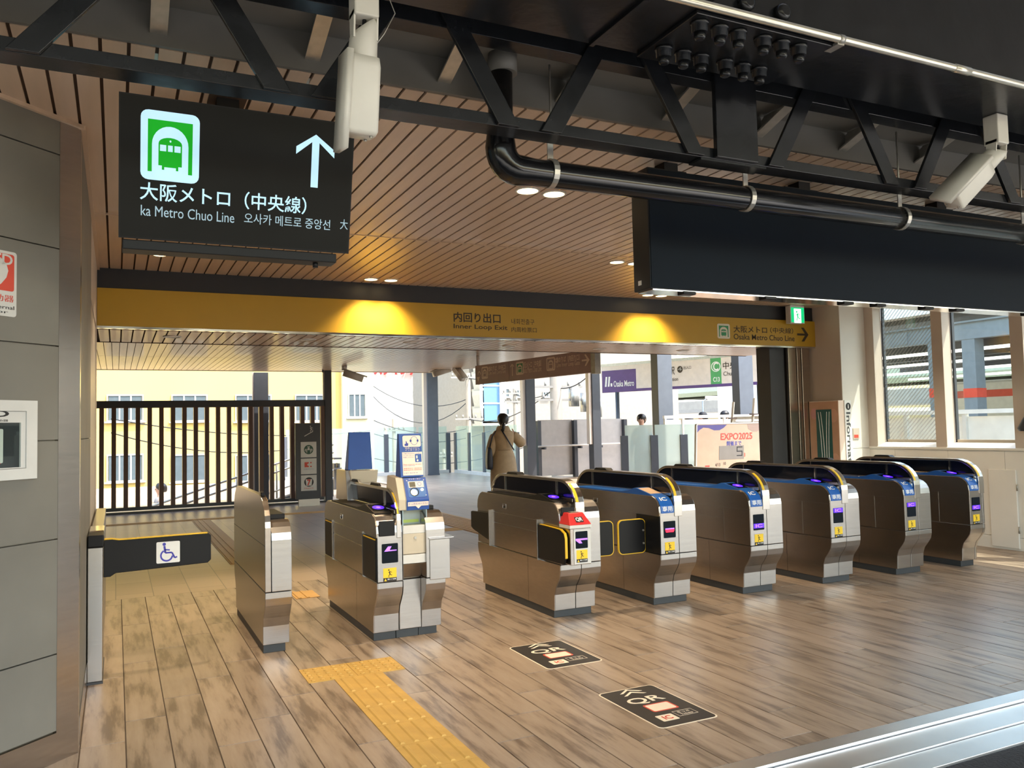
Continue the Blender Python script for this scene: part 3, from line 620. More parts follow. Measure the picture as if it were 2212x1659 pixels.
def gate(X, Y, label, nl, nr, cover='blue', disp='ic', w=.34, hx=(.135, .21), sides=True, left_flap='plain', half=False):
    t = thing('ticket_gate', (X, Y, 0), label, 'ticket gate', 'automatic ticket gates in a row')
    L = lambda mb, name, m, bevel=0: mb.build(name, m, t, bevel, local=True)
    def lb(name, m, x0, x1, y0, y1, z0, z1, bevel=0): return L(MB().box(x0, x1, y0, y1, z0, z1), name, m, bevel)
    lf = Fr((X, Y - .1215, 0), (1, 0, 0), (0, 0, 1)); ll = Fr((X, Y - .0235, 0), (1, 0, 0), (0, .03, 1))
    lb('plinth', plinthm, .004, w - .022, .0, 1.25, 0, .054, .003)
    xm = .172 if not half else w - .03
    units = ((.0, xm), (xm + .004, w))
    for i, (a, b) in enumerate(units):
        L(MB().xprism(LOW, a + (.003 if i == 0 else 0), b), 'lower_cabinet', steel, .0025); L(MB().xprism(UP, a + (.003 if i == 0 else 0), b), 'upper_cabinet', steel, .0025)
    # side cover panels with open joints
    F0, F1 = -.118, YM + .118
    S = [(-.118, F1, .692, .80), ]
    hp = [(y, z) for y, z in UP if z > .70]
    L(MB().xprism([(-.118, .694)] + [(y + (.004 if y < .6 else -.004), z - .003) for y, z in UP[1:-1]] + [(F1, .694)], -.001, .004), 'side_panel', steel2)
    if left_flap == 'none':
        for a, b, c, d in ((.20, 1.06, .604, .688), (.20, 1.06, .404, .598), (F0, .194, .404, .688), (1.066, F1, .404, .688)): lb('side_panel', steel2, -.001, .004, a, b, c, d)
    else:
        for a, b, c, d in ((.24, 1.08, .604, .688), (.24, 1.08, .404, .598)): lb('side_panel', steel2, -.001, .004, a, b, c, d)
    mid = [(y, z) for y, z in LOW]
    L(MB().xprism([(y + (.003 if y < .6 else -.003), z) for y, z in lowp[:-1]] + [(-.118, .394), (.40, .394), (.40, .057)], -.001, .004), 'side_panel', steel2)
    L(MB().xprism([(.404, .057), (.404, .394)] + [(YM + .118, .394)] + [(YM - y - .003, z) for y, z in lowp[:-1][::-1]], -.001, .004), 'side_panel', steel2)
    # hood
    o, i_ = hoodpath(0), hoodpath(.022); x0, x1 = hx
    L(MB().ring(o, i_, lambda q, k: (x0 + (x1 - x0) * k, q[0], q[1]), closed=False), 'hood_frame', steelh, .003)
    gp = [q for q in hoodpath(.022) if q[1] > .80]; gp = [(gp[0][0], .862)] + [q for q in gp if q[1] > .862] + [(gp[-1][0], .862)]
    L(MB().xprism(gp, x0 + .008, x1 - .008), 'hood_glass', darkglass)
    lb('hood_rail', chrome, x0 - .002, x1 + .002, -.08, YM + .08, .838, .864, .003)
    for y in (.17, 1.09): lb('hood_divider', chrome, x0, x1, y - .006, y + .006, .862, .98)
    L(MB().xprism([(.84, 1.0), (1.06, 1.0), (1.03, 1.018), (.87, 1.018)], x0 + .004, x1 - .004), 'sensor_cap', black, .002)
    if disp == 'arrow': L(MB().xprism([(.30, 1.0), (.52, 1.0), (.49, 1.018), (.33, 1.018)], x0 + .004, x1 - .004), 'sensor_cap', black, .002)
    st = [(.12 - .2475 * math.cos(a), .80 + .2015 * math.sin(a)) for a in [math.radians(q) for q in range(12, 66, 8)]]
    so = st; si = [(y + .003, z - .002) for y, z in st]
    L(MB().ring(so, si, lambda q, k: (x0 + .006 + (x1 - x0) * .30 * k, q[0], q[1]), closed=False), 'yellow_label', yelst)
    # top cover with reader
    cm = bluep if cover == 'blue' else black
    cx0, cx1 = .012, x0 - .004
    tail = [(-.024, .8425), (-.064, .829), (-.096, .803), (-.1175, .767), (-.1255, .73), (-.1255, .712)] if cover == 'blue' else [(-.03, .842)]
    cp = [(1.2, .838), (1.17, .851), (.62, .851), (.42, .854), (.32, .866), (.235, .888), (.205, .889), (.01, .850)] + tail + [(-.115 if cover == 'blue' else -.02, .712 if cover == 'blue' else .83)] + ([(-.107, .765), (-.06, .818)] if cover == 'blue' else []) + [(0, .83)]
    cov = L(MB().xprism(cp, cx0, cx1), 'reader_cover', cm, .002)
    sd = Vector((0, .205 - .01, .889 - .850)).normalized()
    sf = Fr((X, Y + .01, .850), (1, 0, 0), sd); cw = (cx0 + cx1) / 2
    if disp == 'closed': frect('reader_blank', sf, cx0 + .008, .012, cx1 - .004, .185, tanb, cov, .0006, .001)
    else:
        frect('reader_glass', sf, cx0 + .01, .02, cx1 - .004, .175, darkglass, cov, .0004, .0008); fpoly('reader_light', sf, ell(cw + .006, .095, .040, .045, 20), purple, cov, .0014, .0008); fpoly('reader_mark', sf, ell(cw + .006, .095, .016, .018, 12), violet2, cov, .0024, .0004)
    if cover == 'blue':
        f1 = Fr((X, Y - .096, .803), (1, 0, 0), (0, .032, .026)); ftext('lettering', f1, 'IC', cx0 + .022, .002, cx0 + .082, .041, white, cov, .0012, .0008, .02)
        f2 = Fr((X, Y - .1255, .728), (1, 0, 0), (0, .008, .037)); ftext('lettering', f2, '専用', cx0 + .014, -.004, cx1 - .014, .037, white, cov, .0012, .0006, .01)
    # front: display, stickers, badges
    if disp != 'qr':
        dp_ = frect('display', lf, .032, .524, .142, .65, navy, t, .0006, .0015, .006)
        if disp in ('ic_low', 'ic_high'):
            v = .540 if disp == 'ic_low' else .612
            frect('display_light', lf, .034, v, .140, v + .036, purple, dp_, .0022, .0004); ftext('display_text', lf, 'IC', .052, v + .004, .122, v + .032, violet2, dp_, .0027, .0003, .02)
        elif disp == 'closed':
            fpoly('display_light', lf, [(.046, .580), (.052, .566), (.122, .566), (.130, .580), (.130, .588), (.046, .588)], redl, dp_, .0022, .0004); frect('display_text', lf, .046, .589, .130, .597, violet2, dp_, .0022, .0004)
        elif disp == 'arrow':
            fpoly('display_light', lf, [(.048, .600), (.074, .632), (.098, .632), (.084, .608), (.132, .608), (.132, .602)], violet2, dp_, .0022, .0004)
        warn_sticker(lf, .040, .404, .090, t)
    if nl: num_badge(ll, .045, .115, .017, nl, t, True)
    if nr: num_badge(ll, w - .052, .115, .017, nr, t, False)
    # side details
    sfw = Fr((X - .001, Y + .78, .75), (0, -1, 0), (0, 0, 1))
    if cover != 'blue' or disp == 'closed':
        fring('handle_recess', sfw, rrect(-.07, -.022, .0, .022, .008), rrect(-.062, -.015, -.008, .015, .006), chrome, t, 0, .002); frect('handle', sfw, -.05, -.012, -.015, .002, black, t, 0, .002)
    if left_flap == 'folded':
        for a, b in ((-.112, .225), (1.09, 1.36)):
            lb('flap_recess', black, -.002, .004, a, b, .402, .686); L(MB().prism([(-.006, y, z) for y, z in rrect(a + .012, .412, b - .012, .676, .02)], [(-.002, y, z) for y, z in rrect(a + .012, .412, b - .012, .676, .02)]), 'flap', black); lb('flap_trim', yel, -.0065, -.002, a + .02, b - .03, .674, .680)
            lb('hinge', steel, -.008, .004, b - .014 if a < .5 else a, b if a < .5 else a + .014, .392, .70)
    if left_flap == 'out':
        for a, b, nm in ((-.235, .185, 0), (1.09, 1.48, 1)):
            q = [(a + .02, .415), (b, .412), (b, .662), (a + .07, .655), (a + .012, .632), (a, .60), (a, .47)] if nm == 0 else [(a, .44), (b - .05, .50), (b, .52), (b, .655), (b - .03, .662), (a, .676)]
            L(MB().prism([(-.022, y, z) for y, z in q], [(-.008, y, z) for y, z in q]), 'flap', black, .004)
            if nm == 0:
                e = [(.15, .666), (.02, .664), (-.165, .658), (-.222, .634), (-.236, .60), (-.236, .46)]
                L(MB().ring(e, [(y - .007, z + .005) for y, z in e], lambda p, k: (-.024 + .018 * k, p[0], p[1]), closed=False), 'flap_trim', yel)
            lb('hinge', steel, -.026, .004, b if nm == 0 else a - .016, (b + .016) if nm == 0 else a, .395, .70, .002)
    if left_flap == 'plain' : lb('flap_recess', steel2, -.001, .004, F0, .234, .404, .688); lb('flap_recess', steel2, -.001, .004, 1.086, F1, .404, .688)
    return t, L, lb, lf, ll
def barrier(t, L, x0, x1, y, flip):
    q = rrect(x0, .40, x1, .655, .035)
    bf_ = L(MB().prism([(x, y - .012, z) for x, z in q], [(x, y + .012, z) for x, z in q]), 'barrier_flap', black, .003)
    MB().ring(rrect(x0 - .006, .394, x1 + .006, .661, .04), rrect(x0, .40, x1, .655, .035), lambda p, k: (p[0], y - .009 + .018 * k, p[1])).build('barrier_trim', yel, bf_, local=True)
    hxx = x1 if flip else x0
    for z in (.47, .57): L(MB().tube([(hxx - .02, y - .02, z), (hxx - .02, y - .012, z)], .008, 8), 'barrier_bolt', galv)
# gate with ticket slots and intercom column ("1 | 2")
t, L, lb, lf, ll = gate(1.54, 5.415, 'steel ticket gate with dark ticket slot and blue intercom column', '1', None, 'black', 'arrow', .178, (.135, .165), left_flap='folded')
BX, BY = 1.54, 5.415
lb('ticket_face', black, .012, .122, -.128, -.119, .70, .80, .006)
tf = Fr((BX, BY - .128, 0), (1, 0, 0), (0, .2, 1)); fring('slot_frame', tf, rrect(.02, .755, .114, .80, .01), rrect(.026, .761, .108, .794, .008), yel, t, 0, .004); frect('slot_mouth', tf, .03, .763, .104, .774, yelst, t, 0, .002)
fpoly('ticket_mark', tf, ell(.095, .725, .015, .015, 18), white, t, .0005, .0008); ftext('lettering', tf, '入', .088, .716, .102, .734, ink, t, .0016, .0004, .02); ftext('lettering', tf, 'きっぷ', .03, .72, .068, .732, mat('lime_print', (.4, .6, .1), .5), t, .0006, .0006)
# middle box, hopper and right-hand body of that gate
lb('middle_lower', steel, .182, .335, -.012, .60, .056, .385, .003)
L(MB().prism([(.182, -.10, .50), (.37, -.10, .50), (.37, .3, .50), (.182, .3, .50)], [(.182, .0, .388), (.33, .0, .388), (.33, .3, .388), (.182, .3, .388)]), 'hopper', steel2, .002)
lb('intercom_box', beige, .182, .362, -.10, .35, .565, .70, .004); lb('box_skirt', lgrey, .182, .362, -.104, .35, .503, .562, .003); lb('shelf', lgrey, .186, .360, -.10, .30, .70, .755, .003)
MB().tube([(BX + .27, BY - .10, .672), (BX + .27, BY - .107, .672)], .009, 12).build('lock', galv, t)
lb('ticket_niche', mat('pale_niche', (.40, .45, .42), .5), .19, .358, .0, .30, .755, .862); lb('niche_cheek', mat('blue_tint', (.35, .47, .52), .3), .186, .192, -.09, .0, .755, .86); lb('niche_cheek', mat('blue_tint2', (.35, .47, .52), .3), .354, .36, -.09, .0, .755, .86); frect('niche_slot', Fr((BX, BY, 0), (1, 0, 0), (0, 0, 1)), .21, .765, .33, .785, mat('lime', (.5, .6, .12), .5), t, .0, .004)
pr = [(-.115, .86), (-.115, .93), (-.045, 1.075), (.14, 1.085), (.20, .86)]
L(MB().xprism(pr, .155, .205), 'column_shell', beige, .004)
L(MB().xprism([(-.115, .86), (-.12, .925), (-.05, 1.07), (.12, 1.075), (.14, .86)], .206, .362), 'intercom_column', lgrey, .003)
L(MB().xprism([(-.118, .858), (-.124, .926), (-.054, 1.071), (-.048, 1.069), (-.117, .926), (-.112, .858)], .208, .366), 'intercom_front', bluef, .002)
L(MB().xprism([(-.055, 1.075), (-.02, 1.37), (.012, 1.37), (.06, 1.075)], .19, .352), 'sign_column', bluef, .003)
cf = Fr((BX + .20, BY - .055, 1.075), (1, 0, 0), (0, .035, .295))
cp_ = frect('call_panel', cf, .016, .205, .145, .283, pinkw, t, .001, .001, .012); fring('headset_mark', cf, ell(.098, .247, .026, .03), ell(.098, .247, .0235, .0275), bluei, cp_, .002, .0006); fpoly('ear_mark', cf, ell(.073, .247, .007, .009, 10), bluei, cp_, .002, .0006); fpoly('ear_mark', cf, ell(.123, .247, .007, .009, 10), bluei, cp_, .002, .0006)
fpoly('finger_mark', cf, [(.030, .212), (.052, .212), (.056, .228), (.047, .232), (.043, .245), (.038, .245), (.038, .228), (.028, .226)], bluei, cp_, .002, .0006)
ftext('lettering', cf, '係員よびだし', .03, .191, .135, .202, pinkw, t, .001, .0006); ftext('lettering', cf, 'インターホン', .03, .178, .135, .189, pinkw, t, .001, .0006)
nt_ = frect('notice', cf, .008, .012, .150, .170, pinkw, t, .001, .001); frect('notice_inset', cf, .098, .10, .144, .155, bluef, nt_, .002, .0006); frect('phone_mark', cf, .106, .125, .116, .145, pinkw, nt_, .0028, .0005); fpoly('button_mark', cf, ell(.115, .112, .007, .007, 12), pinkw, nt_, .0028, .0005)
for i, (s, b_, c_) in enumerate((('ご用の方はボタンを押し', .156, bluei), ('インターホンで', .143, bluei), ('お話しください', .13, bluei), ('Please contact the call centre', .082, orr), ('if you need help', .073, bluei), ('需要帮助时 请按按钮', .055, orr), ('需要協助時 請按按鈕', .044, orr), ('도움이 필요할 때', .024, bluei))): ftext('lettering', cf, s, .014, b_, .092 if i in (1, 2) else .094 if i == 4 else .142 if i != 7 else .11, b_ + .008, c_, nt_, .0021, .0004)
ff = Fr((BX + .208, BY - .124, .926), (1, 0, 0), (0, .07, .145))
ftext('lettering', ff, 'インターホン', .035, .145, .12, .156, pinkw, t, .001, .0006); frect('panel_plate', ff, .018, .018, .145, .138, mat('panel_blue', (.06, .16, .42), .35), t, .0005, .0012, .012)
frect('screen_plate', ff, .028, .088, .135, .132, pinkw, t, .002, .0008); frect('screen', ff, .034, .092, .076, .128, mat('lcd_olive', (.10, .09, .06), .3), t, .003, .0006); fring('headset_mark', ff, ell(.106, .112, .014, .014), ell(.106, .112, .0115, .0115), bluei, t, .003, .0005)
fring('call_button_ring', ff, ell(.062, .056, .031, .031), ell(.062, .056, .026, .026), chrome, t, .002, .003); fpoly('call_button', ff, ell(.058, .052, .022, .020), btnl, t, .002, .003); fpoly('small_lamp', ff, ell(.118, .07, .010, .008, 12), btnl, t, .002, .003)
for u, v in ((.02, .14), (.14, .14), (.14, .03)): fpoly('screw', ff, ell(u, v, .004, .004, 8), lgrey, t, .002, .001)
f3 = Fr((BX + .208, BY - .118, .858), (1, 0, 0), (0, -.006, .068)); frect('lower_plate', f3, .006, .028, .152, .056, pinkw, t, .0045, .0008); ftext('lettering', f3, 'きっぷをお入れください', .012, .036, .146, .050, bluei, t, .0055, .0005); fpoly('pointer_mark', f3, [(.06, .028), (.10, .028), (.08, .010)], pinkw, t, .0045, .0008)
# right-hand body of the intercom gate
L(MB().xprism(LOW, .335, .475), 'lower_cabinet', steel, .0025); L(MB().xprism(UP, .34, .475), 'upper_cabinet', steel, .0025)
lb('front_shroud', steel, .362, .508, -.128, .22, .385, .655, .004); lb('shroud_ledge', chrome, .358, .535, -.135, .24, .656, .668, .002); lb('shroud_flap', yel, .510, .530, -.05, .24, .45, .635, .008); lb('cover', black, .345, .46, .05, .40, .84, .866, .004); lb('hood_frame', chrome, .30, .335, .02, 1.3, .84, .99, .006)
lb('top_plate', steel, .172, .345, .36, 1.35, .835, .985, .006); num_badge(ll, .415, .115, .017, '2', t, False)
lb('plinth', plinthm, .16, .315, .0, 1.25, 0, .052, .002); lb('plinth', plinthm, .318, .448, .0, 1.25, 0, .054, .002)
# rear face of the far-side intercom column on that gate
L(MB().prism([(.15, 1.05, .93), (.34, 1.05, .93), (.36, 1.05, 1.08), (.13, 1.05, 1.08)], [(.15, 1.25, .93), (.34, 1.25, .93), (.36, 1.20, 1.08), (.13, 1.20, 1.08)]), 'rear_box', beige, .004)
L(MB().prism([(.13, 1.11, 1.085), (.33, 1.11, 1.085), (.33, 1.165, 1.385), (.155, 1.165, 1.385)], [(.13, 1.22, 1.085), (.33, 1.22, 1.085), (.33, 1.20, 1.385), (.155, 1.20, 1.385)]), 'rear_sign_column', bluef, .003)
L(MB().xprism([(1.02, .84), (1.40, .84), (1.36, 1.085), (1.08, 1.085)], .10, .15), 'rear_shell', steel2, .004)
# gate with the red QR reader ("2 | 3")
t, L, lb, lf, ll = gate(2.882, 5.375, 'steel ticket gate with a red QR reader on its front', '2', '3', 'black', 'qr', left_flap='out')
CX, CY = 2.882, 5.375
fr_ = Fr((CX, CY - .125, 0), (1, 0, 0), (0, .35, 1)); lb('ticket_face', black, .012, .125, -.13, -.118, .75, .81, .005); fring('slot_frame', fr_, rrect(.02, .765, .115, .81, .01), rrect(.026, .771, .109, .804, .008), yel, t, .003, .004); frect('slot_mouth', fr_, .03, .772, .105, .785, yelst, t, .003, .002)
lb('reader_base', steel2, .005, .172, -.265, -.12, .415, .672, .004); lb('reader_shelf', lgrey, -.002, .176, -.275, -.118, .672, .695, .002)
b0 = [(-.002, -.275), (.176, -.275), (.176, -.11), (-.002, -.11)]; b1 = [(.03, -.20), (.15, -.20), (.15, -.11), (.03, -.11)]
L(MB().prism([(x, y, .696) for x, y in b0], [(x, y, .775) for x, y in b1]), 'qr_cover', redp, .004)
qn = Fr((CX - .002, CY - .275, .696), (1, 0, 0), (0, .075, .079)); frect('letter_plate', qn, .062, .022, .125, .070, ink, t, .001, .001); ftext('lettering', qn, 'QR', .067, .028, .120, .064, white, t, .0022, .0006, .02)
qt = Fr((CX, CY - .2, .775), (1, 0, 0), (0, 1, 0)); frect('scan_window', qt, .055, .012, .125, .08, ink, t, .001, .001); frect('scan_glass', qt, .066, .022, .114, .068, mat('scan_pale', (.6, .55, .42), .2), t, .0022, .0006)
qf = Fr((CX, CY - .265, 0), (1, 0, 0), (0, 0, 1)); frect('front_plate', qf, .032, .422, .168, .666, lgrey, t, .0005, .004, .004)
dp_ = frect('display', qf, .044, .53, .143, .65, navy, t, .005, .001, .006); fpoly('display_light', qf, [(.045, .588), (.140, .588), (.140, .600), (.045, .600)], violet2, dp_, .0065, .0004); fpoly('display_light', qf, [(.045, .588), (.082, .588), (.098, .566), (.074, .566)], violet2, dp_, .0065, .0004)
warn_sticker(Fr((CX, CY - .2695, 0), (1, 0, 0), (0, 0, 1)), .049, .432, .090, t)
barrier(t, L, .345, .575, .085, False)
# IC-only gates
t, L, lb, lf, ll = gate(3.745, 5.355, 'IC-only ticket gate with a red stop light and closed black flaps', '3', '4', 'blue', 'closed', left_flap='none'); barrier(t, L, -.245, -.005, .085, True); lb('flap_recess', black, -.003, .004, -.118, .19, .404, .688)
gate(4.597, 5.318, 'IC-only ticket gate standing just right of the closed one', '4', '5', 'blue', 'ic_low', left_flap='none')
gate(5.450, 5.292, 'IC-only ticket gate third from the white right wall', '5', '6', 'blue', 'ic_high', left_flap='none')
gate(6.300, 5.252, 'IC-only ticket gate next to the last narrow one', '6', '7', 'blue', 'ic_high', left_flap='none')
gate(7.130, 5.222, 'last narrow IC-only ticket gate beside the white right wall', None, None, 'blue', 'ic_low', .205, left_flap='none', half=True)
# leftmost narrow gate end
t = thing('gate_end_cabinet', (.84, 5.478, 0), 'leftmost narrow steel gate cabinet with a plain high side', 'ticket gate', 'automatic ticket gates in a row')
L = lambda mb, name, m, bevel=0: mb.build(name, m, t, bevel, local=True)
L(MB().box(.004, .142, 0, 1.25, 0, .054), 'plinth', plinthm, .003); L(MB().xprism(LOW, .0, .163), 'lower_cabinet', steel, .0025); L(MB().xprism(UP, .04, .163), 'upper_cabinet', steel, .0025)
hp = [(-.121, .402)] + hoodpath(.004)[1:-1] + [(YM + .121, .402)]; L(MB().xprism(hp, .0, .036), 'high_side', steel2, .003)
L(MB().box(.05, .15, .03, .42, .84, .87), 'cover', black, .004); num_badge(Fr((.84, 5.478 - .0235, 0), (1, 0, 0), (0, .03, 1)), .118, .115, .017, '1', t, False); L(MB().box(-.001, .001, -.118, YM + .118, .399, .401), 'seam', plinthm); L(MB().box(-.001, .001, -.118, YM + .118, .686, .689), 'seam', plinthm)
L(MB().tube([(.018, .05, 1.0), (.018, .12, 1.008)], .012, 8), 'sensor_cap', black)
# ---- accessible gate: post and swing bar
t = thing('accessible_gate', (-.12, 5.32, 0), 'steel post with black swing bar and wheelchair sticker at the left wall', 'gate')
box('post', steel, t, -.145, -.068, 5.30, 5.86, .012, .765, .004); box('post_cap', black, t, -.145, -.062, 5.296, 5.50, .766, .835, .006); box('post_foot', dkmet, t, -.145, -.064, 5.296, 5.87, 0, .012)
MB().xprism([(5.5, .766), (5.5, .80), (5.56, .835), (5.86, .835), (5.86, .766)], -.145, -.064).build('post_top', chrome, t, .004)
box('rear_panel', steel, t, -.145, -.075, 5.87, 7.7, 0, .80, .004)
q = [(-.066, .556), (-.03, .556), (.0, .575), (.52, .591), (.54, .61), (.54, .762), (.52, .778), (.02, .774), (-.02, .782), (-.066, .782)]
MB().prism([(x, 5.545, z) for x, z in q], [(x, 5.575, z) for x, z in q]).build('swing_bar', black, t, .004)
MB().prism([(x, 5.545, z + .002) for x, z in q[6:]] + [(x, 5.545, z - .006) for x, z in q[6:][::-1]], [(x, 5.582, z + .002) for x, z in q[6:]] + [(x, 5.582, z - .006) for x, z in q[6:][::-1]]).build('bar_trim', yel, t)
wf = Fr((.224, 5.545, .611), (1, 0, 0), (0, 0, 1)); frect('wheelchair_sticker', wf, 0, 0, .134, .13, white, t, .0005, .001, .008)
wi = mat('wheelchair_blue', (.05, .05, .42), .5); mb = MB()
for p_, q_, w_ in (((.045, .104), (.05, .062), .012), ((.05, .062), (.088, .062), .010), ((.048, .082), (.076, .078), .008), ((.088, .062), (.104, .028), .010), ((.104, .028), (.118, .034), .009)):
    d = Vector((q_[0] - p_[0], q_[1] - p_[1])).normalized(); pn = Vector((-d.y, d.x)) * w_ / 2
    c = [(p_[0] - pn.x, p_[1] - pn.y), (q_[0] - pn.x, q_[1] - pn.y), (q_[0] + pn.x, q_[1] + pn.y), (p_[0] + pn.x, p_[1] + pn.y)]
    mb.prism([wf.p(x, y, .0016) for x, y in c], [wf.p(x, y, .0022) for x, y in c])
arc = [math.radians(a) for a in range(120, 371, 18)]
mb.ring([(.058 + .038 * math.cos(a), .046 + .038 * math.sin(a)) for a in arc], [(.058 + .028 * math.cos(a), .046 + .028 * math.sin(a)) for a in arc], lambda q, k: wf.p(q[0], q[1], .0016 + .0006 * k), closed=False)
c = ell(.044, .115, .010, .010, 12); mb.prism([wf.p(x, y, .0016) for x, y in c], [wf.p(x, y, .0022) for x, y in c]); mb.build('wheelchair_symbol', wi, t)
# ================================================================== FLOOR MARKS
tb = [(x, y) for x in range(5) for y in range(5)]
def blister(x, y, label):
    t = thing('tactile_tile', (x, y, 0), label, 'tactile tile', 'tactile paving in front of the gates'); box('tile', tact, t, x + .001, x + .279, y + .001, y + .285, 0, .004)
    m = MB()
    for i in range(5):
        for j in range(5):
            cx, cy = x + .033 + i * .054, y + .033 + j * .055; rs = []
            for r, z in ((.015, .004), (.012, .008), (.006, .009)): rs.append([(cx + r * math.cos(a), cy + r * math.sin(a), z) for a in [2 * math.pi * k / 8 for k in range(8)]])
            m.loft(rs)
    o = m.build('blisters', tact, t); o['kind'] = 'stuff'
blister(.967, 4.70, 'left yellow blister tile of the pair before the intercom gate'); blister(1.248, 4.70, 'right yellow blister tile of the pair before the intercom gate')
names = ('first', 'second', 'third', 'fourth', 'fifth', 'sixth', 'seventh')
for i in range(7):
    y1 = 4.698 - i * .28; y0 = max(y1 - .278, 2.75)
    t = thing('tactile_tile', (1.11, y0, 0), 'yellow guide-bar tile, %s in the strip counted from the blister tiles' % names[i], 'tactile tile', 'tactile paving in front of the gates'); box('tile', tact, t, 1.111, 1.389, y0, y1, 0, .004)
    for j in range(4):
        x = 1.152 + j * .065; MB().prism([(x - .013, y0 + .012, .004), (x + .013, y0 + .012, .004), (x + .013, y1 - .012, .004), (x - .013, y1 - .012, .004)], [(x - .007, y0 + .02, .009), (x + .007, y0 + .02, .009), (x + .007, y1 - .02, .009), (x - .007, y1 - .02, .009)]).build('guide_bar', tact, t)
for i, (x0, x1, y0, y1, lb_) in enumerate(((-.25, 3.9, 14.30, 14.58, 'long yellow tactile strip crossing the hall before the slat screen'), (1.10, 1.38, 9.3, 14.30, 'yellow tactile strip running back between the first two gates'), (1.36, 1.56, 7.08, 7.40, 'small yellow tactile patch behind the first gate passage'), (4.3, 4.9, 9.6, 17.5, 'pale yellow tactile strip running back beyond the intercom gate'), (3.4, 4.3, 10.6, 10.88, 'short yellow tactile strip just behind the intercom gate'))):
    t = thing('tactile_strip', (x0, y0, 0), lb_, 'tactile strip', 'tactile strips in the hall'); box('strip', tactf, t, x0, x1, y0, y1, 0, .004)
    m = MB(); n = int((x1 - x0) / .07) if x1 - x0 < y1 - y0 else int((y1 - y0) / .07)
    for j in range(n):
        if x1 - x0 < y1 - y0: m.box(x0 + .02 + j * .07, x0 + .045 + j * .07, y0, y1, .004, .009)
        else: m.box(x0, x1, y0 + .02 + j * .07, y0 + .045 + j * .07, .004, .009)
    o = m.build('ribs', tactf, t); o['kind'] = 'stuff'
def qrmat(x0, y0, x1, y1, label):
    t = thing('floor_sticker', (x0, y0, 0), label, 'floor sticker', 'QR floor stickers'); f = Fr((x0, y0, 0), (1, 0, 0), (0, 1, 0)); w, h = x1 - x0, y1 - y0
    frect('border', f, 0, 0, w, h, cream, t, .0, .001, .03); frect('field', f, .008, .008, w - .008, h - .008, mat('sticker_black', (.022, .018, .016), .5), t, .0011, .0006, .025)
    for k in range(2):
        v = h * .815 + k * .04; fpoly('chevron', f, [(w * .30, v), (w * .36, v), (w * .50, v + .035), (w * .64, v), (w * .70, v), (w * .50, v + .052)][::1], cream, t, .0018, .0005)
    ftext('lettering', f, 'QR', w * .20, h * .57, w * .80, h * .735, cream, t, .0018, .0005, .012)
    fring('code_border', f, rrect(w * .30, h * .345, w * .74, h * .535, .012), rrect(w * .325, h * .36, w * .715, h * .52, .009), orr, t, .0018, .0006); frect('code_plate', f, w * .325, h * .36, w * .715, h * .52, cream, t, .0018, .0005, .009)
    frect('ic_plate', f, w * .20, h * .12, w * .47, h * .26, cream, t, .0018, .0005, .006); ftext('lettering', f, 'IC', w * .27, h * .15, w * .41, h * .23, orr, t, .0024, .0004, .03)
    fring('ticket_frame', f, rrect(w * .52, h * .165, w * .84, h * .285, 0), rrect(w * .525, h * .17, w * .835, h * .28, 0), cream, t, .0018, .0004); ftext('lettering', f, 'きっぷ', w * .58, h * .23, w * .78, h * .268, cream, t, .0018, .0004); ftext('lettering', f, 'Tickets', w * .58, h * .185, w * .78, h * .215, cream, t, .0018, .0004)
a = at(1097, 1399.6, Z=0); b = at(1305, 1426.7, Z=0)
qrmat(a.x - .0, b.y, b.x, a.y, 'black QR floor sticker nearer to the gates'); qrmat(2.255, 3.195, 2.598, 3.757, 'black QR floor sticker nearer to the platform threshold')
# ================================================================== AT THE GATE LINE
# information stand on the column
t = thing('information_panel', (8.0, 7.6, 0), 'pink and tan information board with dark maps on the column', 'sign')
box('panel', pinkw, t, 7.93, 8.022, 7.33, 7.80, .2, 1.635, .003)
nf = Fr((7.93, 7.80, .2), (0, -1, 0), (0, 0, 1))
frect('tan_field', nf, .008, .02, .462, 1.425, mat('poster_tan', (.60, .36, .24), .5), t, .0005, .001)
for i, (u, v, r_) in enumerate(((.08, 1.28, .07), (.385, 1.25, .085), (.075, .62, .075), (.39, .70, .09), (.36, .30, .11), (.09, .22, .08))): fpoly('petal', nf, ell(u, v, r_ * .8, r_, 16), mat('poster_pink%d' % i, ((.66, .34, .33), (.70, .42, .30))[i % 2], .5), t, .0016, .0006)
frect('map', nf, .11, .55, .36, 1.33, mat('map_dark', (.03, .12, .11), .4), t, .0024, .0008); frect('timetable', nf, .11, .12, .375, .47, ink, t, .0024, .0008)
for k in range(4): frect('table_row', nf, .13, .17 + k * .07, .29, .185 + k * .07, lcd, t, .0034, .0004)
for k, (u0, u1) in enumerate(((.145, .19), (.185, .23), (.285, .26), (.325, .295))):
    pts = [nf.p(u1 + (u0 - u1) * (q / 6) ** 2.2, .56 + .74 * q / 6, .004) for q in range(7)]; MB().tube(pts, .004, 6).build('map_line', white, t)
box('side_board', white, t, 8.024, 8.135, 7.322, 7.348, .55, 1.635)
sf = Fr((8.024, 7.322, .55), (1, 0, 0), (0, 0, 1)); ftext('lettering', sf, 'Information', .022, .10, .092, .94, mat('slate_ink', (.07, .075, .08), .5), t, .0005, .001, .018, rot=-90); fpoly('info_dot', sf, ell(.06, 1.01, .042, .045, 20), ink, t, .0005, .001); ftext('info_letter', sf, 'i', .052, .985, .068, 1.035, white, t, .002, .0006, .03)
t = thing('wall_switch', (8.33, 7.34, 1.1), 'small red and white switch plate on the sunlit column', 'switch'); a = at(1843, 948, Y=7.345); b = at(1855, 925, Y=7.345)
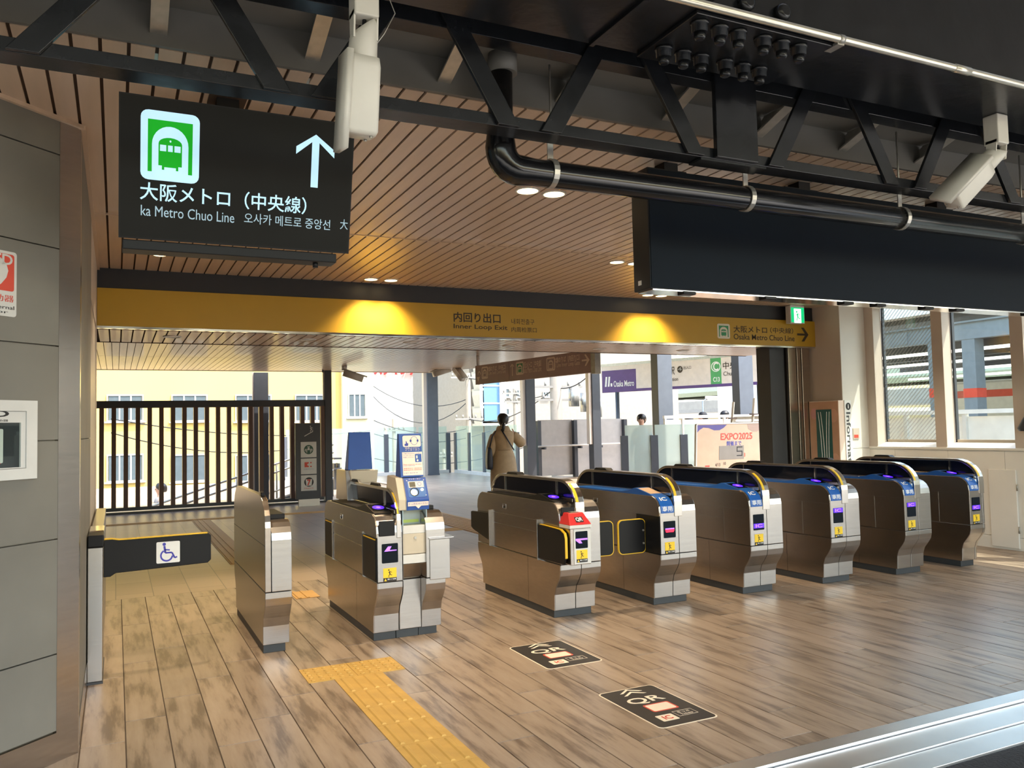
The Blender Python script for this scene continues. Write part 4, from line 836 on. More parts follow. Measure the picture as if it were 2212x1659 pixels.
box('plate', wallw2, t, a.x, b.x, 7.338, 7.349, a.z, b.z); frect('red_mark', Fr((a.x, 7.338, a.z), (1, 0, 0), (0, 0, 1)), .01, .012, b.x - a.x - .02, .05, orr, t, .0005, .001)
t = thing('grey_hood', (8.40, 5.3, 1.35), 'dark grey fabric hood at the right edge before the window', 'hood'); a = at(2190, 905, X=8.38)  # grey cloth-like shape of unknown purpose, modelled as a hood
MB().loft([[(8.40 + .05 * s_ * math.cos(q), a.y - .02 - d_ + .09 * s_ * math.sin(q), z_) for q in [2 * math.pi * i / 12 for i in range(12)]] for z_, s_, d_ in ((1.24, .9, .10), (1.27, 1.0, .09), (1.36, .7, .12), (1.47, .25, .16))]).build('hood', dkmet, t); MB().tube([(8.40, a.y - .18, 1.46), (8.45, a.y - .18, 1.50)], .012, 8).build('arm', dkmet, t)
# AED sign and cabinet on the angled wall
ws = lambda px, py: Fr(wallpt(0, 0), -D, (0, 0, 1)).uv(px, py)
AF = Fr(wallpt(2.6, 0), D, (0, 0, 1))
def auv(px, py): return AF.uv(px, py)
t = thing('aed_sign', tuple(wallpt(.6, 1.85)), 'red and white AED wall sign cut by the left edge', 'sign')
r1 = auv(35, 548)[0]; v1 = auv(35, 547)[1]; v0 = auv(35, 686)[1]; l1 = r1 - .42
frect('plate', AF, l1, v0, r1, v1, lgrey, t, .0, .004, .012); rr_ = auv(29, 560)[0]; rv1 = auv(29, 552)[1]; rv0 = auv(29, 631)[1]
frect('red_field', AF, l1 + .02, rv0, rr_, rv1, orr, t, .0045, .001, .01)
d0 = auv(4, 570)[0]; d1 = auv(25, 570)[0]; ftext('lettering', AF, 'AED', d1 - (d1 - d0) * 3.1, auv(15, 573)[1], d1, auv(15, 550)[1], lgrey, t, .0058, .0008, .02)
hc = (auv(16, 600)[0] - .11, (rv0 + rv1) / 2 - .02); hp = []
for q in range(28):
    a_ = 2 * math.pi * q / 28; hp.append((hc[0] + .0068 * 16 * math.sin(a_) ** 3, hc[1] + .0068 * (13 * math.cos(a_) - 5 * math.cos(2 * a_) - 2 * math.cos(3 * a_) - math.cos(4 * a_))))
fpoly('heart', AF, hp, lgrey, t, .0058, .0008)
ftext('lettering', AF, '自動体外式除細動器', rr_ - .40, auv(20, 653)[1], rr_, auv(20, 638)[1], orr, t, .0045, .0008); ftext('lettering', AF, 'Automated external', rr_ - .30, auv(20, 669)[1], rr_ + .002, auv(20, 661)[1], ink, t, .0045, .0008); ftext('lettering', AF, 'Defibrillator', rr_ - .30, auv(10, 677)[1], auv(16, 677)[0], auv(10, 671)[1], ink, t, .0045, .0008)
t = thing('aed_cabinet', tuple(wallpt(.6, 1.2)), 'white wall cabinet with a red defibrillator behind its window', 'cabinet')
c1 = auv(75, 950)[0]; ct = auv(75, 866)[1]; cb = auv(75, 1033)[1]; c0 = c1 - .52
fring('frame', AF, rrect(c0, cb, c1, ct, 0), rrect(c0 + .05, cb + .045, c1 - .05, ct - .045, 0), lgrey, t, .0, .016)
wr1 = auv(41, 950)[0]; wt = auv(41, 913)[1]; wb = auv(41, 1009)[1]
fring('door', AF, rrect(c0 + .052, cb + .047, c1 - .052, ct - .047, 0), rrect(c0 + .10, wb, wr1, wt, 0), lgrey, t, .002, .010); frect('cabinet_back', AF, c0 + .06, cb + .05, c1 - .06, ct - .05, blackm, t, .0, .001)
frect('door_pane', AF, c0 + .10, wb, wr1, wt, glass1, t, .007, .001)
frect('defibrillator', AF, c0 + .12, wb + .01, wr1 - .075, wt - .09, redp, t, .0015, .004, .03); frect('case_lid', AF, c0 + .12, wt - .10, wr1 - .085, wt - .005, redp, t, .0015, .003, .03); frect('case_label', AF, wr1 - .14, wb + .02, wr1 - .075, wb + .16, lgrey, t, .0056, .0006, .006); fpoly('case_knob', AF, ell(wr1 - .125, wb + .21, .022, .022, 16), galv, t, .0056, .002)
ftext('lettering', AF, 'AED', c1 - .052 - .29, auv(15, 901)[1], auv(15, 901)[0], auv(15, 887)[1], ink, t, .0125, .0006, .02); ftext('lettering', AF, '自動体外式除細動器', c1 - .34, auv(13, 911)[1], auv(13, 911)[0], auv(13, 906)[1], ink, t, .0125, .0006)
# ================================================================== HALL BEYOND THE GATES
ft = thing('slat_screen', (1.7, 16.4, 0), 'tall dark screen of brown vertical slats across the far left', 'fence')
box('top_rail', dkmet, ft, -.9, 3.73, 16.34, 16.46, 1.89, 2.02, .004); box('bottom_rail', dkmet, ft, -.9, 3.73, 16.36, 16.44, .05, .11); box('base_rail', dkmet, ft, -.9, 3.73, 16.33, 16.47, 0, .03)
x = -.86; me = boxmesh('slat', .075, .13, 1.79, brownp)
while x < 3.68:
    piece('slat', me, brownp, ft, (x - 1.7, 16.335 - 16.4, .11)); x += .196
for i, (x0, x1, y, lab) in enumerate(((3.73, 3.865, 16.32, 'slim dark pillar at the right end of the slat screen'), (2.52, 2.80, 17.3, 'thick dark column rising behind the slat screen'))):
    z1 = 2.62
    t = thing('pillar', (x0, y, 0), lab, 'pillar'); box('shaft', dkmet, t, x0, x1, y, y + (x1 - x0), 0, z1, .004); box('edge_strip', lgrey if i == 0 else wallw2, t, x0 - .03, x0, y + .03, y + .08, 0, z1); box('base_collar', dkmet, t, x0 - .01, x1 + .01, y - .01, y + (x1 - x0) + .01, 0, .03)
a = at(640, 1080, Y=15.7); b = at(692, 914, Y=15.7)
t = thing('directory_totem', (a.x, 15.7, 0), 'dark directory totem with three white logo plates', 'sign'); tw = b.x - a.x; box('body', dkmet, t, a.x, b.x, 15.7, 15.80, .13, b.z, .004); box('foot', steel, t, a.x + .05, b.x - .02, 15.72, 15.78, 0, .13)
tf = Fr((a.x, 15.7, 0), (1, 0, 0), (0, 0, 1)); TZ = b.z
pl = [(.585, .79), (.365, .57), (.145, .35)]
for k, (v0, v1) in enumerate(pl):
    v0 = .13 + (TZ - .13) * v0 - .05; v1 = .13 + (TZ - .13) * v1 - .05; lp_ = frect('logo_plate', tf, .09, v0, tw - .08, v1, lgrey, t, .0005, .004); c = ((.09 + tw - .08) / 2, (v0 + v1) / 2); R_ = (v1 - v0) * .30
    if k == 0:
        fpoly('green_disc', tf, ell(c[0], c[1], R_, R_, 24), mat('emblem_green', (.03, .09, .06), .5), lp_, .005, .001)
        for s_ in (-1, 1):
            for q in range(3): fpoly('wave_mark', tf, [(c[0] + s_ * R_ * (.35 + .2 * q), c[1] - R_ * .75 + q * .02), (c[0] + s_ * R_ * (.45 + .2 * q), c[1] - R_ * .6 + q * .02), (c[0] + s_ * R_ * (.35 + .16 * q), c[1] + R_ * .2), (c[0] + s_ * R_ * (.28 + .16 * q), c[1] + R_ * .1)], lgrey, lp_, .0062, .0006)
        fpoly('face_mark', tf, ell(c[0], c[1] + R_ * .15, R_ * .22, R_ * .3, 14), lgrey, lp_, .0062, .0006); fpoly('crown_mark', tf, [(c[0] - R_ * .3, c[1] + R_ * .5), (c[0] + R_ * .3, c[1] + R_ * .5), (c[0] + R_ * .2, c[1] + R_ * .75), (c[0], c[1] + R_ * .62), (c[0] - R_ * .2, c[1] + R_ * .75)], lgrey, lp_, .0062, .0006)
    elif k == 1:
        s_ = R_ * .9; u = c[0]; v = c[1] + R_ * .35
        fpoly('red_mark', tf, [(u - s_, v - s_ * .6), (u + .0, v - s_ * .6), (u + .0, v - s_ * .3), (u - s_ * .35, v - s_ * .15), (u - s_ * .35, v + s_ * .15), (u, v + s_ * .3), (u, v + s_ * .6), (u - s_, v + s_ * .6)], orr, lp_, .005, .001)
        for dv in (-.45, .45): frect('red_dot', tf, u + s_ * .35, v + s_ * (dv - .15), u + s_ * .68, v + s_ * (dv + .15), orr, lp_, .005, .001)
        ftext('lettering', tf, 'ココカラファイン', u - s_ * 1.25, v - s_ * 1.25, u + s_ * 1.25, v - s_ * .9, bluei, lp_, .005, .001)
    else:
        fpoly('dark_disc', tf, ell(c[0], c[1] + R_ * .2, R_, R_, 24), ink, lp_, .005, .001); fpoly('shield', tf, [(c[0] - R_ * .55, c[1] - R_ * .6), (c[0] + R_ * .55, c[1] - R_ * .6), (c[0] + R_ * .72, c[1] + R_ * .8), (c[0] - R_ * .72, c[1] + R_ * .8)], lgrey, lp_, .0062, .0005)
        ftext('numeral', tf, '7', c[0] - R_ * .4, c[1] - R_ * .55, c[0] + R_ * .4, c[1] + R_ * .75, orr, lp_, .007, .0005, .04); ftext('lettering', tf, 'Heart-in', c[0] - R_ * .95, c[1] - R_ * 1.25, c[0] + R_ * .95, c[1] - R_ * .95, orr, lp_, .005, .001)
ev = .13 + (TZ - .13) * .86; MB().prism([tf.p(.16, ev - .05, .001), tf.p(tw - .14, ev + .04, .001), tf.p(tw - .14, ev + .055, .001), tf.p(.16, ev - .035, .001)], [tf.p(.16, ev - .05, .003), tf.p(tw - .14, ev + .04, .003), tf.p(tw - .14, ev + .055, .003), tf.p(.16, ev - .035, .003)]).build('escalator_mark', lgrey, t); stick(tf, tw * .62, ev + .10, .13, lgrey, t, .001, 'rider_mark')
# stair rails behind the slat screen
t = thing('stair_railing', (1.8, 17.6, 0), 'grey stair railing descending behind the slat screen', 'railing')
for dz in (0, -.17, -.55, -.72):
    a = at(280, 1110, Y=17.6); b = at(720, 960, Y=17.6); MB().tube([(a.x, 17.6, a.z + dz), (b.x, 17.6, b.z + dz)], .022, 8).build('rail', galv, t)
for k in range(5):
    f_ = .1 + k * .2; x = a.x + (b.x - a.x) * f_; z = a.z + (b.z - a.z) * f_; MB().tube([(x, 17.6, z), (x, 17.6, z - .95)], .02, 8).build('baluster', galv, t)
MB().prism([(a.x, 17.62, a.z - 1.4), (b.x, 17.62, b.z - 1.4), (b.x, 17.62, b.z - .75), (a.x, 17.62, a.z - .75)], [(a.x, 17.65, a.z - 1.4), (b.x, 17.65, b.z - 1.4), (b.x, 17.65, b.z - .75), (a.x, 17.65, a.z - .75)]).build('stringer', dkmet2, t)
# glass balustrade around the far hall edge
def glassrun(pts, h, label, n, gm=None):
    t = thing('glass_balustrade', tuple(pts[0]), label, 'balustrade', 'glass balustrades around the hall')
    for (a, b), k in zip(zip(pts, pts[1:]), n):
        a = Vector(a); b = Vector(b); d = (b - a) / k
        for i in range(k):
            p, q = a + d * (i + .04), a + d * (i + .96); MB().prism([p + Vector((0, 0, .12)), q + Vector((0, 0, .12)), q + Vector((0, 0, h)), p + Vector((0, 0, h))], [v + Vector((.0, .012, 0)) if abs(d.x) > abs(d.y) else v + Vector((.012, 0, 0)) for v in (p + Vector((0, 0, .12)), q + Vector((0, 0, .12)), q + Vector((0, 0, h)), p + Vector((0, 0, h)))]).build('glass_panel', gm or glassg, t)
        for i in range(k + 1):
            p = a + d * i; MB().bar(p, p + Vector((0, 0, h * .86)), .05, .14, up=tuple(d.normalized())).build('post', dkmet2, t)
        MB().bar(a + Vector((0, 0, .05)), b + Vector((0, 0, .05)), .10, .10).build('kerb', lgrey, t)
glassrun([(4.4, 24.4, 0), (9.45, 24.4, 0)], 1.46, 'long glass balustrade at the far end of the hall', [5]); glassrun([(9.62, 24.2, 0), (9.72, 19.95, 0)], 1.46, 'glass balustrade receding behind the woman in the coat', [4])
p1 = at(1352, 1090, Z=0); glassrun([tuple(at(1352, 1080, Z=0)), tuple(at(1545, 1074, Z=0))], 1.38, 'glass balustrade behind the red QR gate row', [3], glassm)
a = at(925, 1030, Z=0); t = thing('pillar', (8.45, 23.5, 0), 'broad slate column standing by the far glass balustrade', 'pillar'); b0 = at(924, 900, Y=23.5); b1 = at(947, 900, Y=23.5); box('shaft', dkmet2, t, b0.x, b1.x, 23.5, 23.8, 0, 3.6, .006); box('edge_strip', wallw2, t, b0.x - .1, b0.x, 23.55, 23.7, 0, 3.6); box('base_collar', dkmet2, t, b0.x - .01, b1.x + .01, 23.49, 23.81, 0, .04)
# grey solid panels with handrail
gp0 = at(1160, 1034, Z=0); GY = 19.7; t = thing('panel_barrier', (10.1, GY, 0), 'light grey solid barrier panels with a white handrail', 'barrier')
xs = [at(px, 1000, Y=GY).x for px in (1162, 1240, 1284, 1348)]; zt = at(1250, 906, Y=GY).z
for x0, x1 in zip(xs, xs[1:]): box('panel', mat('panel_grey%d' % int(x0 * 10), (.40, .38, .36), .5), t, x0 + .03, x1 - .03, GY, GY + .03, .06, zt)
for x0 in xs: box('post', dkmet, t, x0 - .05, x0 + .05, GY - .14, GY - .01, 0, zt - .02)
MB().tube([(xs[0] - .1, GY - .24, .86), (xs[-1], GY - .24, .88)], .025, 10).build('handrail', lgrey, t)
for x0 in xs[:3]: box('rail_bracket', dkmet, t, x0 + .08, x0 + .13, GY - .26, GY - .05, .78, .84)
for i, (p0, p1, Y_, lab, zt_) in enumerate(((1138, 1157, 19.2, 'dark pillar right behind the woman in the coat', 3.4), (1281, 1298, 18.6, 'dark pillar in the middle of the grey barrier panels', 3.3))):
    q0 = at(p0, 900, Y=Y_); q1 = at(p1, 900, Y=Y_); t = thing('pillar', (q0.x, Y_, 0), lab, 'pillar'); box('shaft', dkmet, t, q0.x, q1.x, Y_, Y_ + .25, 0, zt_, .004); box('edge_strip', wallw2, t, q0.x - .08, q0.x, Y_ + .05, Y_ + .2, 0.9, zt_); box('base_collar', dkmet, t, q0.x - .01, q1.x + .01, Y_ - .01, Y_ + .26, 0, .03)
# mauve hanging sign
a = at(1027, 831, Z=2.12); b = at(1279, 804.5, Z=2.12); zt = 2.12 + (2.12 - 1.4) * 40 / 91.7
t = thing('hanging_sign', tuple(a), 'long mauve direction sign hanging from the hall ceiling', 'sign'); HF = Fr(a, b - a, (0, 0, 1)); hl = (b - a).length
for k in range(3): frect('sign_panel', HF, hl * k / 3 + .004, 0, hl * (k + 1) / 3 - .004, zt - 2.12, mauve, t, -.06, .06)
for u in (.05, hl - .05): MB().tube([HF.p(u, zt - 2.12, -.03), HF.p(u, 2.605 - 2.12, -.03)], .03, 8).build('hanger', lgrey, t)
frect('end_plate', HF, hl, -.02, hl + .09, zt - 2.10, galv, t, -.08, .1)
def htxt(s, x0, x1, yb, ht, bold=0):
    u0 = HF.uv(x0, yb)[0]; u1 = HF.uv(x1, yb)[0]; v = HF.uv(x0, yb)[1]; ftext('lettering', HF, s, u0, v, u1, v + ht, pinkw, t, .001, .001, bold)
htxt('JR線のりば（中央口）', 1052, 1093, 805, .10, .012); htxt('JR Line South Central Gate', 1052, 1093, 812.5, .075); htxt('大阪メトロ（中央線）', 1128, 1170, 796.5, .10, .012); htxt('Osaka Metro Chuo Line', 1128, 1170, 806.5, .085); htxt('JR線のりば（内回り口）', 1196, 1253, 787, .10, .012); htxt('JR Line Inner Loop Gate', 1196, 1253, 797.5, .085)
for px, py, gm in ((1041, 819, mauve), (1115, 810.5, trgreen), (1181, 802, mauve)):
    u, v = HF.uv(px, py); train_icon(HF, u, v, u + .21 if px > 1100 else u + .19, v + .20, pinkw, gm, t, .001)
u, v = HF.uv(1107, 812); arrow_up(HF, u, v, v + .19, .05, .02, pinkw, t, .001)
u, v = HF.uv(1257, 779); fpoly('arrow', HF, [(u, v - .012), (u + .11, v - .012), (u + .06, v - .08), (u + .09, v - .08), (u + .17, v), (u + .09, v + .08), (u + .06, v + .08), (u + .11, v + .012), (u, v + .012)], pinkw, t, .001, .001)
u, v = HF.uv(1033, 808); arc = [math.radians(q) for q in range(-20, 201, 20)]; MB().ring([(u + .035 + .045 * math.cos(q), v + .045 * math.sin(q)) for q in arc], [(u + .035 + .027 * math.cos(q), v + .027 * math.sin(q)) for q in arc], lambda q, k: HF.p(q[0], q[1], .001 + .001 * k), closed=False).build('turn_arrow', pinkw, t); fpoly('turn_arrow_head', HF, [(u - .05, v - .05), (u + .05, v - .05), (u, v - .13)], pinkw, t, .001, .001)
# metro station sign and its posts
a = at(1300, 849, Z=2.5); b = at(1672, 829, Z=2.5); MF2 = Fr(a, b - a, (0, 0, 1)); ml = (b - a).length; mhh = MF2.uv(1300, 793)[1]
t = SSG = thing('station_sign', tuple(a), 'pale metro station name sign with purple end and green band', 'sign'); frect('board', MF2, 0, 0, ml, mhh, signw, t, -.12, .12); frect('purple_block', MF2, .03, .0, MF2.uv(1374, 820)[0], mhh * .84, purp, t, .001, .004); frect('purple_band', MF2, MF2.uv(1374, 820)[0], 0, ml - .02, mhh * .10, purp, t, .001, .004); frect('top_rail', MF2, -.02, mhh, ml, mhh + .09, galv, t, -.13, .14)
frect('green_band', MF2, MF2.uv(1535, 800)[0], mhh * .10, MF2.uv(1558, 800)[0], mhh, metgr, t, .001, .005)
u, v = MF2.uv(1546.5, 792); fring('circle', MF2, ell(u, v, .16, .16), ell(u, v, .135, .135), white, t, .007, .002)
def stx(s, x0, x1, yb, yt, m=inkb, bold=0):
    u0, v0 = MF2.uv(x0, yb); u1 = MF2.uv(x1, yb)[0]; v1 = MF2.uv(x0, yt)[1]; ftext('lettering', MF2, s, u0, v0, u1, v1, m, t, .007, .002, bold)
stx('C', 1541, 1552, 801, 783, white, .02); stx('C13', 1541, 1555, 825, 815, white, .02); stx('Osaka Metro', 1326, 1370, 836, 823, white, .01); stx('弁天町駅', 1407, 1458, 813, 795, inkb, .01); stx('Bentencho Station', 1408, 1465, 826, 818); stx('出入口', 1477, 1493, 798, 791); stx('中央線', 1562, 1608, 798, 782, inkb, .01); stx('Chuo Line', 1563, 1610, 812, 803)
u, v = MF2.uv(1469, 798); fpoly('exit_disc', MF2, ell(u, v, .10, .11), inkb, t, .007, .002); stx('4', 1464, 1473, 802, 793, white, .01)
u, v = MF2.uv(1304, 836); mb = MB()
for k in range(2): c = [(u + .06 + k * .12, v), (u + .13 + k * .12, v), (u + .17 + k * .12, v + .34), (u + .10 + k * .12, v + .34)]; MB().prism([MF2.p(x, y, .006) for x, y in c], [MF2.p(x, y, .010) for x, y in c]).build('logo_bar', white, t)
frect('logo_foot', MF2, u + .30, v, u + .37, v + .11, white, t, .006, .004)
for p0, p1, Y_, lab in ((1422, 1453, 15.4, 'left grey post standing before the metro station sign'), (1598, 1628, 15.0, 'right grey post standing before the metro station sign')):
    q0 = at(p0, 850, Y=Y_); q1 = at(p1, 850, Y=Y_); t = thing('pillar', (q0.x, Y_, 0), lab, 'pillar'); box('shaft', dkmet2, t, q0.x, q1.x, Y_, Y_ + .26, 0, 3.4, .004); box('dark_side', dkmet, t, q0.x - .002, q0.x + .002, Y_ + .005, Y_ + .255, 0, 3.4); box('base_collar', dkmet2, t, q0.x - .01, q1.x + .01, Y_ - .01, Y_ + .27, 0, .04)
for u in (.6, ml - .5): q = MF2.p(u, 0, -.06); MB().tube([(q.x, q.y, 0), (q.x, q.y, 2.52)], .07, 10).build('leg', dkmet2, SSG)
# white hoarding panels
WY = 14.6; t = thing('hoarding', (11, WY, 0), 'white framed hoarding panels behind the glass balustrade', 'barrier'); whp = mat('white_panel', (.80, .79, .75), .5)
xs = [at(px, 950, Y=WY).x for px in (1437, 1475, 1565, 1655, 1745, 1840)]; zt = at(1500, 903, Y=WY).z
for x0, x1 in zip(xs, xs[1:]): box('panel', whp, t, x0 + .02, x1 - .02, WY, WY + .02, .05, zt - .03); box('cross_bar', lgrey, t, x0 + .02, x1 - .02, WY - .03, WY, .55, .60)
for x0 in xs: box('post', lgrey, t, x0 - .02, x0 + .02, WY - .04, WY + .02, 0, zt)
box('cap_rail', white, t, xs[0] - .03, xs[-1], WY - .04, WY + .03, zt, zt + .06)
# expo countdown board on an easel
BY_ = 10.6; a = at(1500, 1030, Y=BY_); b = at(1664, 919, Y=BY_ + .12); c = at(1521, 919, Y=BY_ + .12)
t = thing('countdown_board', (a.x, BY_, 0), 'tan EXPO2025 countdown board with clips on top', 'sign'); u_ = (c - Vector((at(1503, 1015, Y=BY_)))); BF = Fr(at(1503, 1015, Y=BY_), (1, 0, 0), (.16, .13, 1)); bw = b.x - c.x; bh = BF.uv(1521, 919)[1]
frect('board', BF, -.0, -.35, bw, bh, mat('board_tan', (.60, .43, .29), .5), t, -.03, .03, .03); fring('board_frame', BF, rrect(-.01, -.36, bw + .01, bh + .01, .035), rrect(.012, -.34, bw - .012, bh - .012, .02), lgrey, t, -.032, .045)
fpoly('blue_wave', BF, [(.02, bh - .02), (.02, bh - .14), (.06, bh - .10), (.14, bh - .06), (.25, bh - .07), (.36, bh - .11), (.47, bh - .11), (.56, bh - .07), (.62, bh - .02)], mat('wave_blue', (.09, .07, .26), .5), t, .001, .001); fpoly('tan_disc', BF, [(bw - .35, bh - .02), (bw - .33, bh - .10), (bw - .24, bh - .15), (bw - .14, bh - .15), (bw - .05, bh - .10), (bw - .02, bh - .02)], mat('disc_tan', (.42, .29, .22), .5), t, .001, .001)
def btx(s, x0, x1, yb, yt, m, bold=0):
    u0, v0 = BF.uv(x0, yb); u1 = BF.uv(x1, yb)[0]; v1 = BF.uv(x0, yt)[1]; ftext('lettering', BF, s, u0, v0, u1, v1, m, t, .0025, .001, bold)
btx('EXPO2025', 1550, 1619, 960, 945, orr, .02); btx('開催まで', 1565, 1597, 975, 965, bluei, .01); btx('日', 1603, 1609, 1006, 998, orr, .01); btx('4/13', 1545, 1556, 1016, 1009, ink); btx('10', 1563, 1568, 1016, 1010, ink)
u0, v0 = BF.uv(1552, 1003); u1, v1 = BF.uv(1603, 981); frect('counter_screen', BF, u0, v0, u1, v1, lcd, t, .002, .002); u0, v0 = BF.uv(1590, 1002); u1, v1 = BF.uv(1600, 983); w_ = .016
for c_ in ((u0, v1 - w_, u1, v1), (u0, (v0 + v1) / 2 - w_ / 2, u1, (v0 + v1) / 2 + w_ / 2), (u0, v0, u1, v0 + w_), (u0, (v0 + v1) / 2, u0 + w_, v1), (u1 - w_, v0, u1, (v0 + v1) / 2)): frect('digit_bar', BF, *c_, ink, t, .0045, .001)
u0, v0 = BF.uv(1523, 1015); frect('date_tag', BF, u0, v0 - .01, u0 + .09, v0 + .04, orr, t, .002, .001)
for px in (1572, 1618):
    q = BF.uv(px, 919); MB().bar(BF.p(q[0], q[1] - .3, -.06), BF.p(q[0] + .05, q[1] + .30, -.05), .035, .03).build('easel_leg', cream, t); MB().bar(BF.p(q[0] - .07, q[1] + .02, -.01), BF.p(q[0] + .07, q[1] + .02, -.01), .06, .02).build('clip', mat('clip_brown', (.10, .06, .05), .5), t)
q0, q1 = BF.p(.1, -.3, -.05), BF.p(bw - .1, -.3, -.05)
for q in (q0, q1): MB().tube([q, (q.x, q.y + .05, 0)], .02, 8).build('stand_leg', cream, t)
# small cameras in the hall
def smallcam(px, py, Y_, zc, aim, label, arm=.5):
    p = at(px, py, Y=Y_); t = thing('hall_camera', tuple(p), label, 'camera', 'small hall cameras'); A = Vector(aim).normalized(); rt = A.cross(Vector((0, 0, 1))).normalized(); up = rt.cross(A)
    MB().tube([(p.x, p.y, zc), (p.x, p.y, p.z + .12)], .018, 8).build('drop_rod', dkmet, t); MB().tube([(p.x, p.y, p.z + .16), (p.x, p.y, p.z + .05)], .05, 10).build('mount', lgrey, t)
    MB().loft([[p + A * a_ + rt * r + up * u for r, u in rrect(-.06, -.06, .06, .06, .02, 3)] for a_ in (-.02, .36)]).build('housing', camw, t); MB().loft([[p + A * a_ + rt * r + up * u for r, u in ((-.068, .055), (.068, .055), (.068, .075), (-.068, .075))] for a_ in (-.04, .42)]).build('sunshade', camw, t)
smallcam(744, 806, 15.2, 2.6, (1, -.2, -.35), 'hall camera on a dark rod right of the slim pillar'); smallcam(969, 798, 15.8, 2.6, (-1, -.1, -.3), 'hall camera on the ceiling near the mauve sign, pointing left'); smallcam(984, 797, 15.4, 2.6, (.1, -.8, -.6), 'hall camera on the ceiling near the mauve sign, pointing at the gates'); smallcam(697, 758, 16.15, 2.55, (.1, -.5, -.9), 'hall camera fixed to the top of the slim pillar')
# bench rails right of the slim pillar
t = thing('bench', (4.3, 19.5, 0), 'dark bench end showing right of the slim pillar', 'bench'); 
for py in (989, 1011):
    q0 = at(722, py, Y=19.5); q1 = at(738, py, Y=19.5); box('slat', dkmet, t, q0.x, q1.x, 19.5, 19.95, q0.z - .04, q0.z)
for px in (724, 733): q0 = at(px, 1020, Y=19.6); box('leg', dkmet, t, q0.x - .02, q0.x + .02, 19.6, 19.9, 0, .62)
# ================================================================== OUTSIDE: STREET AND BUILDINGS
gr = struct('ground', 'street level outside the elevated hall'); box('street', conc, gr, -60, 120, 25, 160, -8.2, -8); box('trackbed', mat('bounce_ballast', (.62, .58, .52), .8), gr, 9.0, 60, -30, 25, -1.4, -1.2)  # trackbed made pale to bounce sunlight onto the hoarding
def windowrow(par, x0, x1, z0, z1, Y_, panes=3):
    w = MB().ring([(x0, z0), (x1, z0), (x1, z1), (x0, z1)], [(x0 + .05, z0 + .05), (x1 - .05, z0 + .05), (x1 - .05, z1 - .05), (x0 + .05, z1 - .05)], lambda q, k: (q[0], Y_ - .06 + .05 * k, q[1])).build('window', winf, par)
    d = (x1 - x0 - .1) / panes
    for i in range(panes):
        MB().box(x0 + .05 + i * d + .02, x0 + .05 + (i + 1) * d - .02, Y_ - .035, Y_ - .02, z0 + .06, z1 - .06).build('pane', winp, w)
        if i: MB().box(x0 + .05 + i * d - .03, x0 + .05 + i * d + .03, Y_ - .05, Y_ - .02, z0 + .05, z1 - .05).build('bar', winf, w)
    MB().box(x0 - .08, x1 + .08, Y_ - .14, Y_, z0 - .06, z0).build('ledge', winf, w)
YB = 36.0; t = thing('yellow_building', (0, YB, -8), 'sunlit cream yellow building behind the slat screen', 'building'); xe = at(737, 850, Y=YB).x; xr = at(803, 850, Y=YB).x
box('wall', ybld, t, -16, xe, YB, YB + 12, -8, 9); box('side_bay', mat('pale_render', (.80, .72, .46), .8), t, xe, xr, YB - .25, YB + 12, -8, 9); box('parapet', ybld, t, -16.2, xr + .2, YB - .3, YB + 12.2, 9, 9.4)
for row, (ya, yb_) in enumerate(((852.5, 911), (980, 1042))):
    for px0, px1 in ((230, 310), (370, 448), (508, 586), (637, 708)):
        a = at(px0, yb_, Y=YB); b = at(px1, ya, Y=YB); windowrow(t, a.x, b.x, a.z, b.z, YB)
a = at(752, 902, Y=YB - .25); b = at(790, 850, Y=YB - .25); windowrow(t, a.x, b.x, a.z, b.z, YB - .25, 3)
YW = 60.0; t = thing('white_building', (0, YW, -8), 'overexposed white building with red letters on its wall', 'building'); x0 = at(770, 850, Y=YW).x; x1 = at(1045, 850, Y=YW).x
box('wall', wbld, t, x0, x1, YW, YW + 15, -8, 14); box('parapet', wbld, t, x0 - .3, x1 + .3, YW - .3, YW + 15.3, 14, 14.6)
WF = Fr((0, YW, 0), (1, 0, 0), (0, 0, 1)); q = lambda s, xa, xb, yb_, yt, mname: ftext(mname, WF, s, WF.uv(xa, yb_)[0], WF.uv(xa, yb_)[1], WF.uv(xb, yb_)[0], WF.uv(xa, yt)[1], redt, t, .15, .2, .03)
q('スタインテラ', 806, 915, 810, 785, 'red_letter'); q('弁', 897, 918, 842, 821, 'red_letter')
for xa, ya, xb, yb_ in ((903, 811, 919, 820), (979, 810, 995, 821), (903, 864, 919, 875), (979, 864, 996, 874), (905, 920, 919, 930), (990, 970, 998, 982), (903, 972, 919, 985), (975, 918, 990, 928)): a = at(xa, yb_, Y=YW); b = at(xb, ya, Y=YW); windowrow(t, a.x, b.x, a.z, b.z, YW, 2)
YS = 44.0; t = thing('stair_building', (0, YS, -8), 'grey apartment building with an outside zigzag staircase', 'building'); x0 = at(1037, 850, Y=YS).x; xm = at(1082, 850, Y=YS).x; x1 = at(1296, 850, Y=YS).x
box('wall', gbld, t, xm, x1 + 6, YS, YS + 12, -8, 12); box('stair_back_wall', gbld, t, x0, xm, YS + 1.6, YS + 12, -8, 12); box('corner_post', wbld, t, xm - .1, xm + .25, YS - .2, YS + .1, -8, 12)
zs = [at(1060, py, Y=YS).z for py in (876, 838, 800, 762)]; zs = [zs[0] - (zs[1] - zs[0])] + zs; stw = mat('stair_white', (.45, .44, .40), .7); blu = mat('rail_panel_blue', (.12, .25, .42), .5)
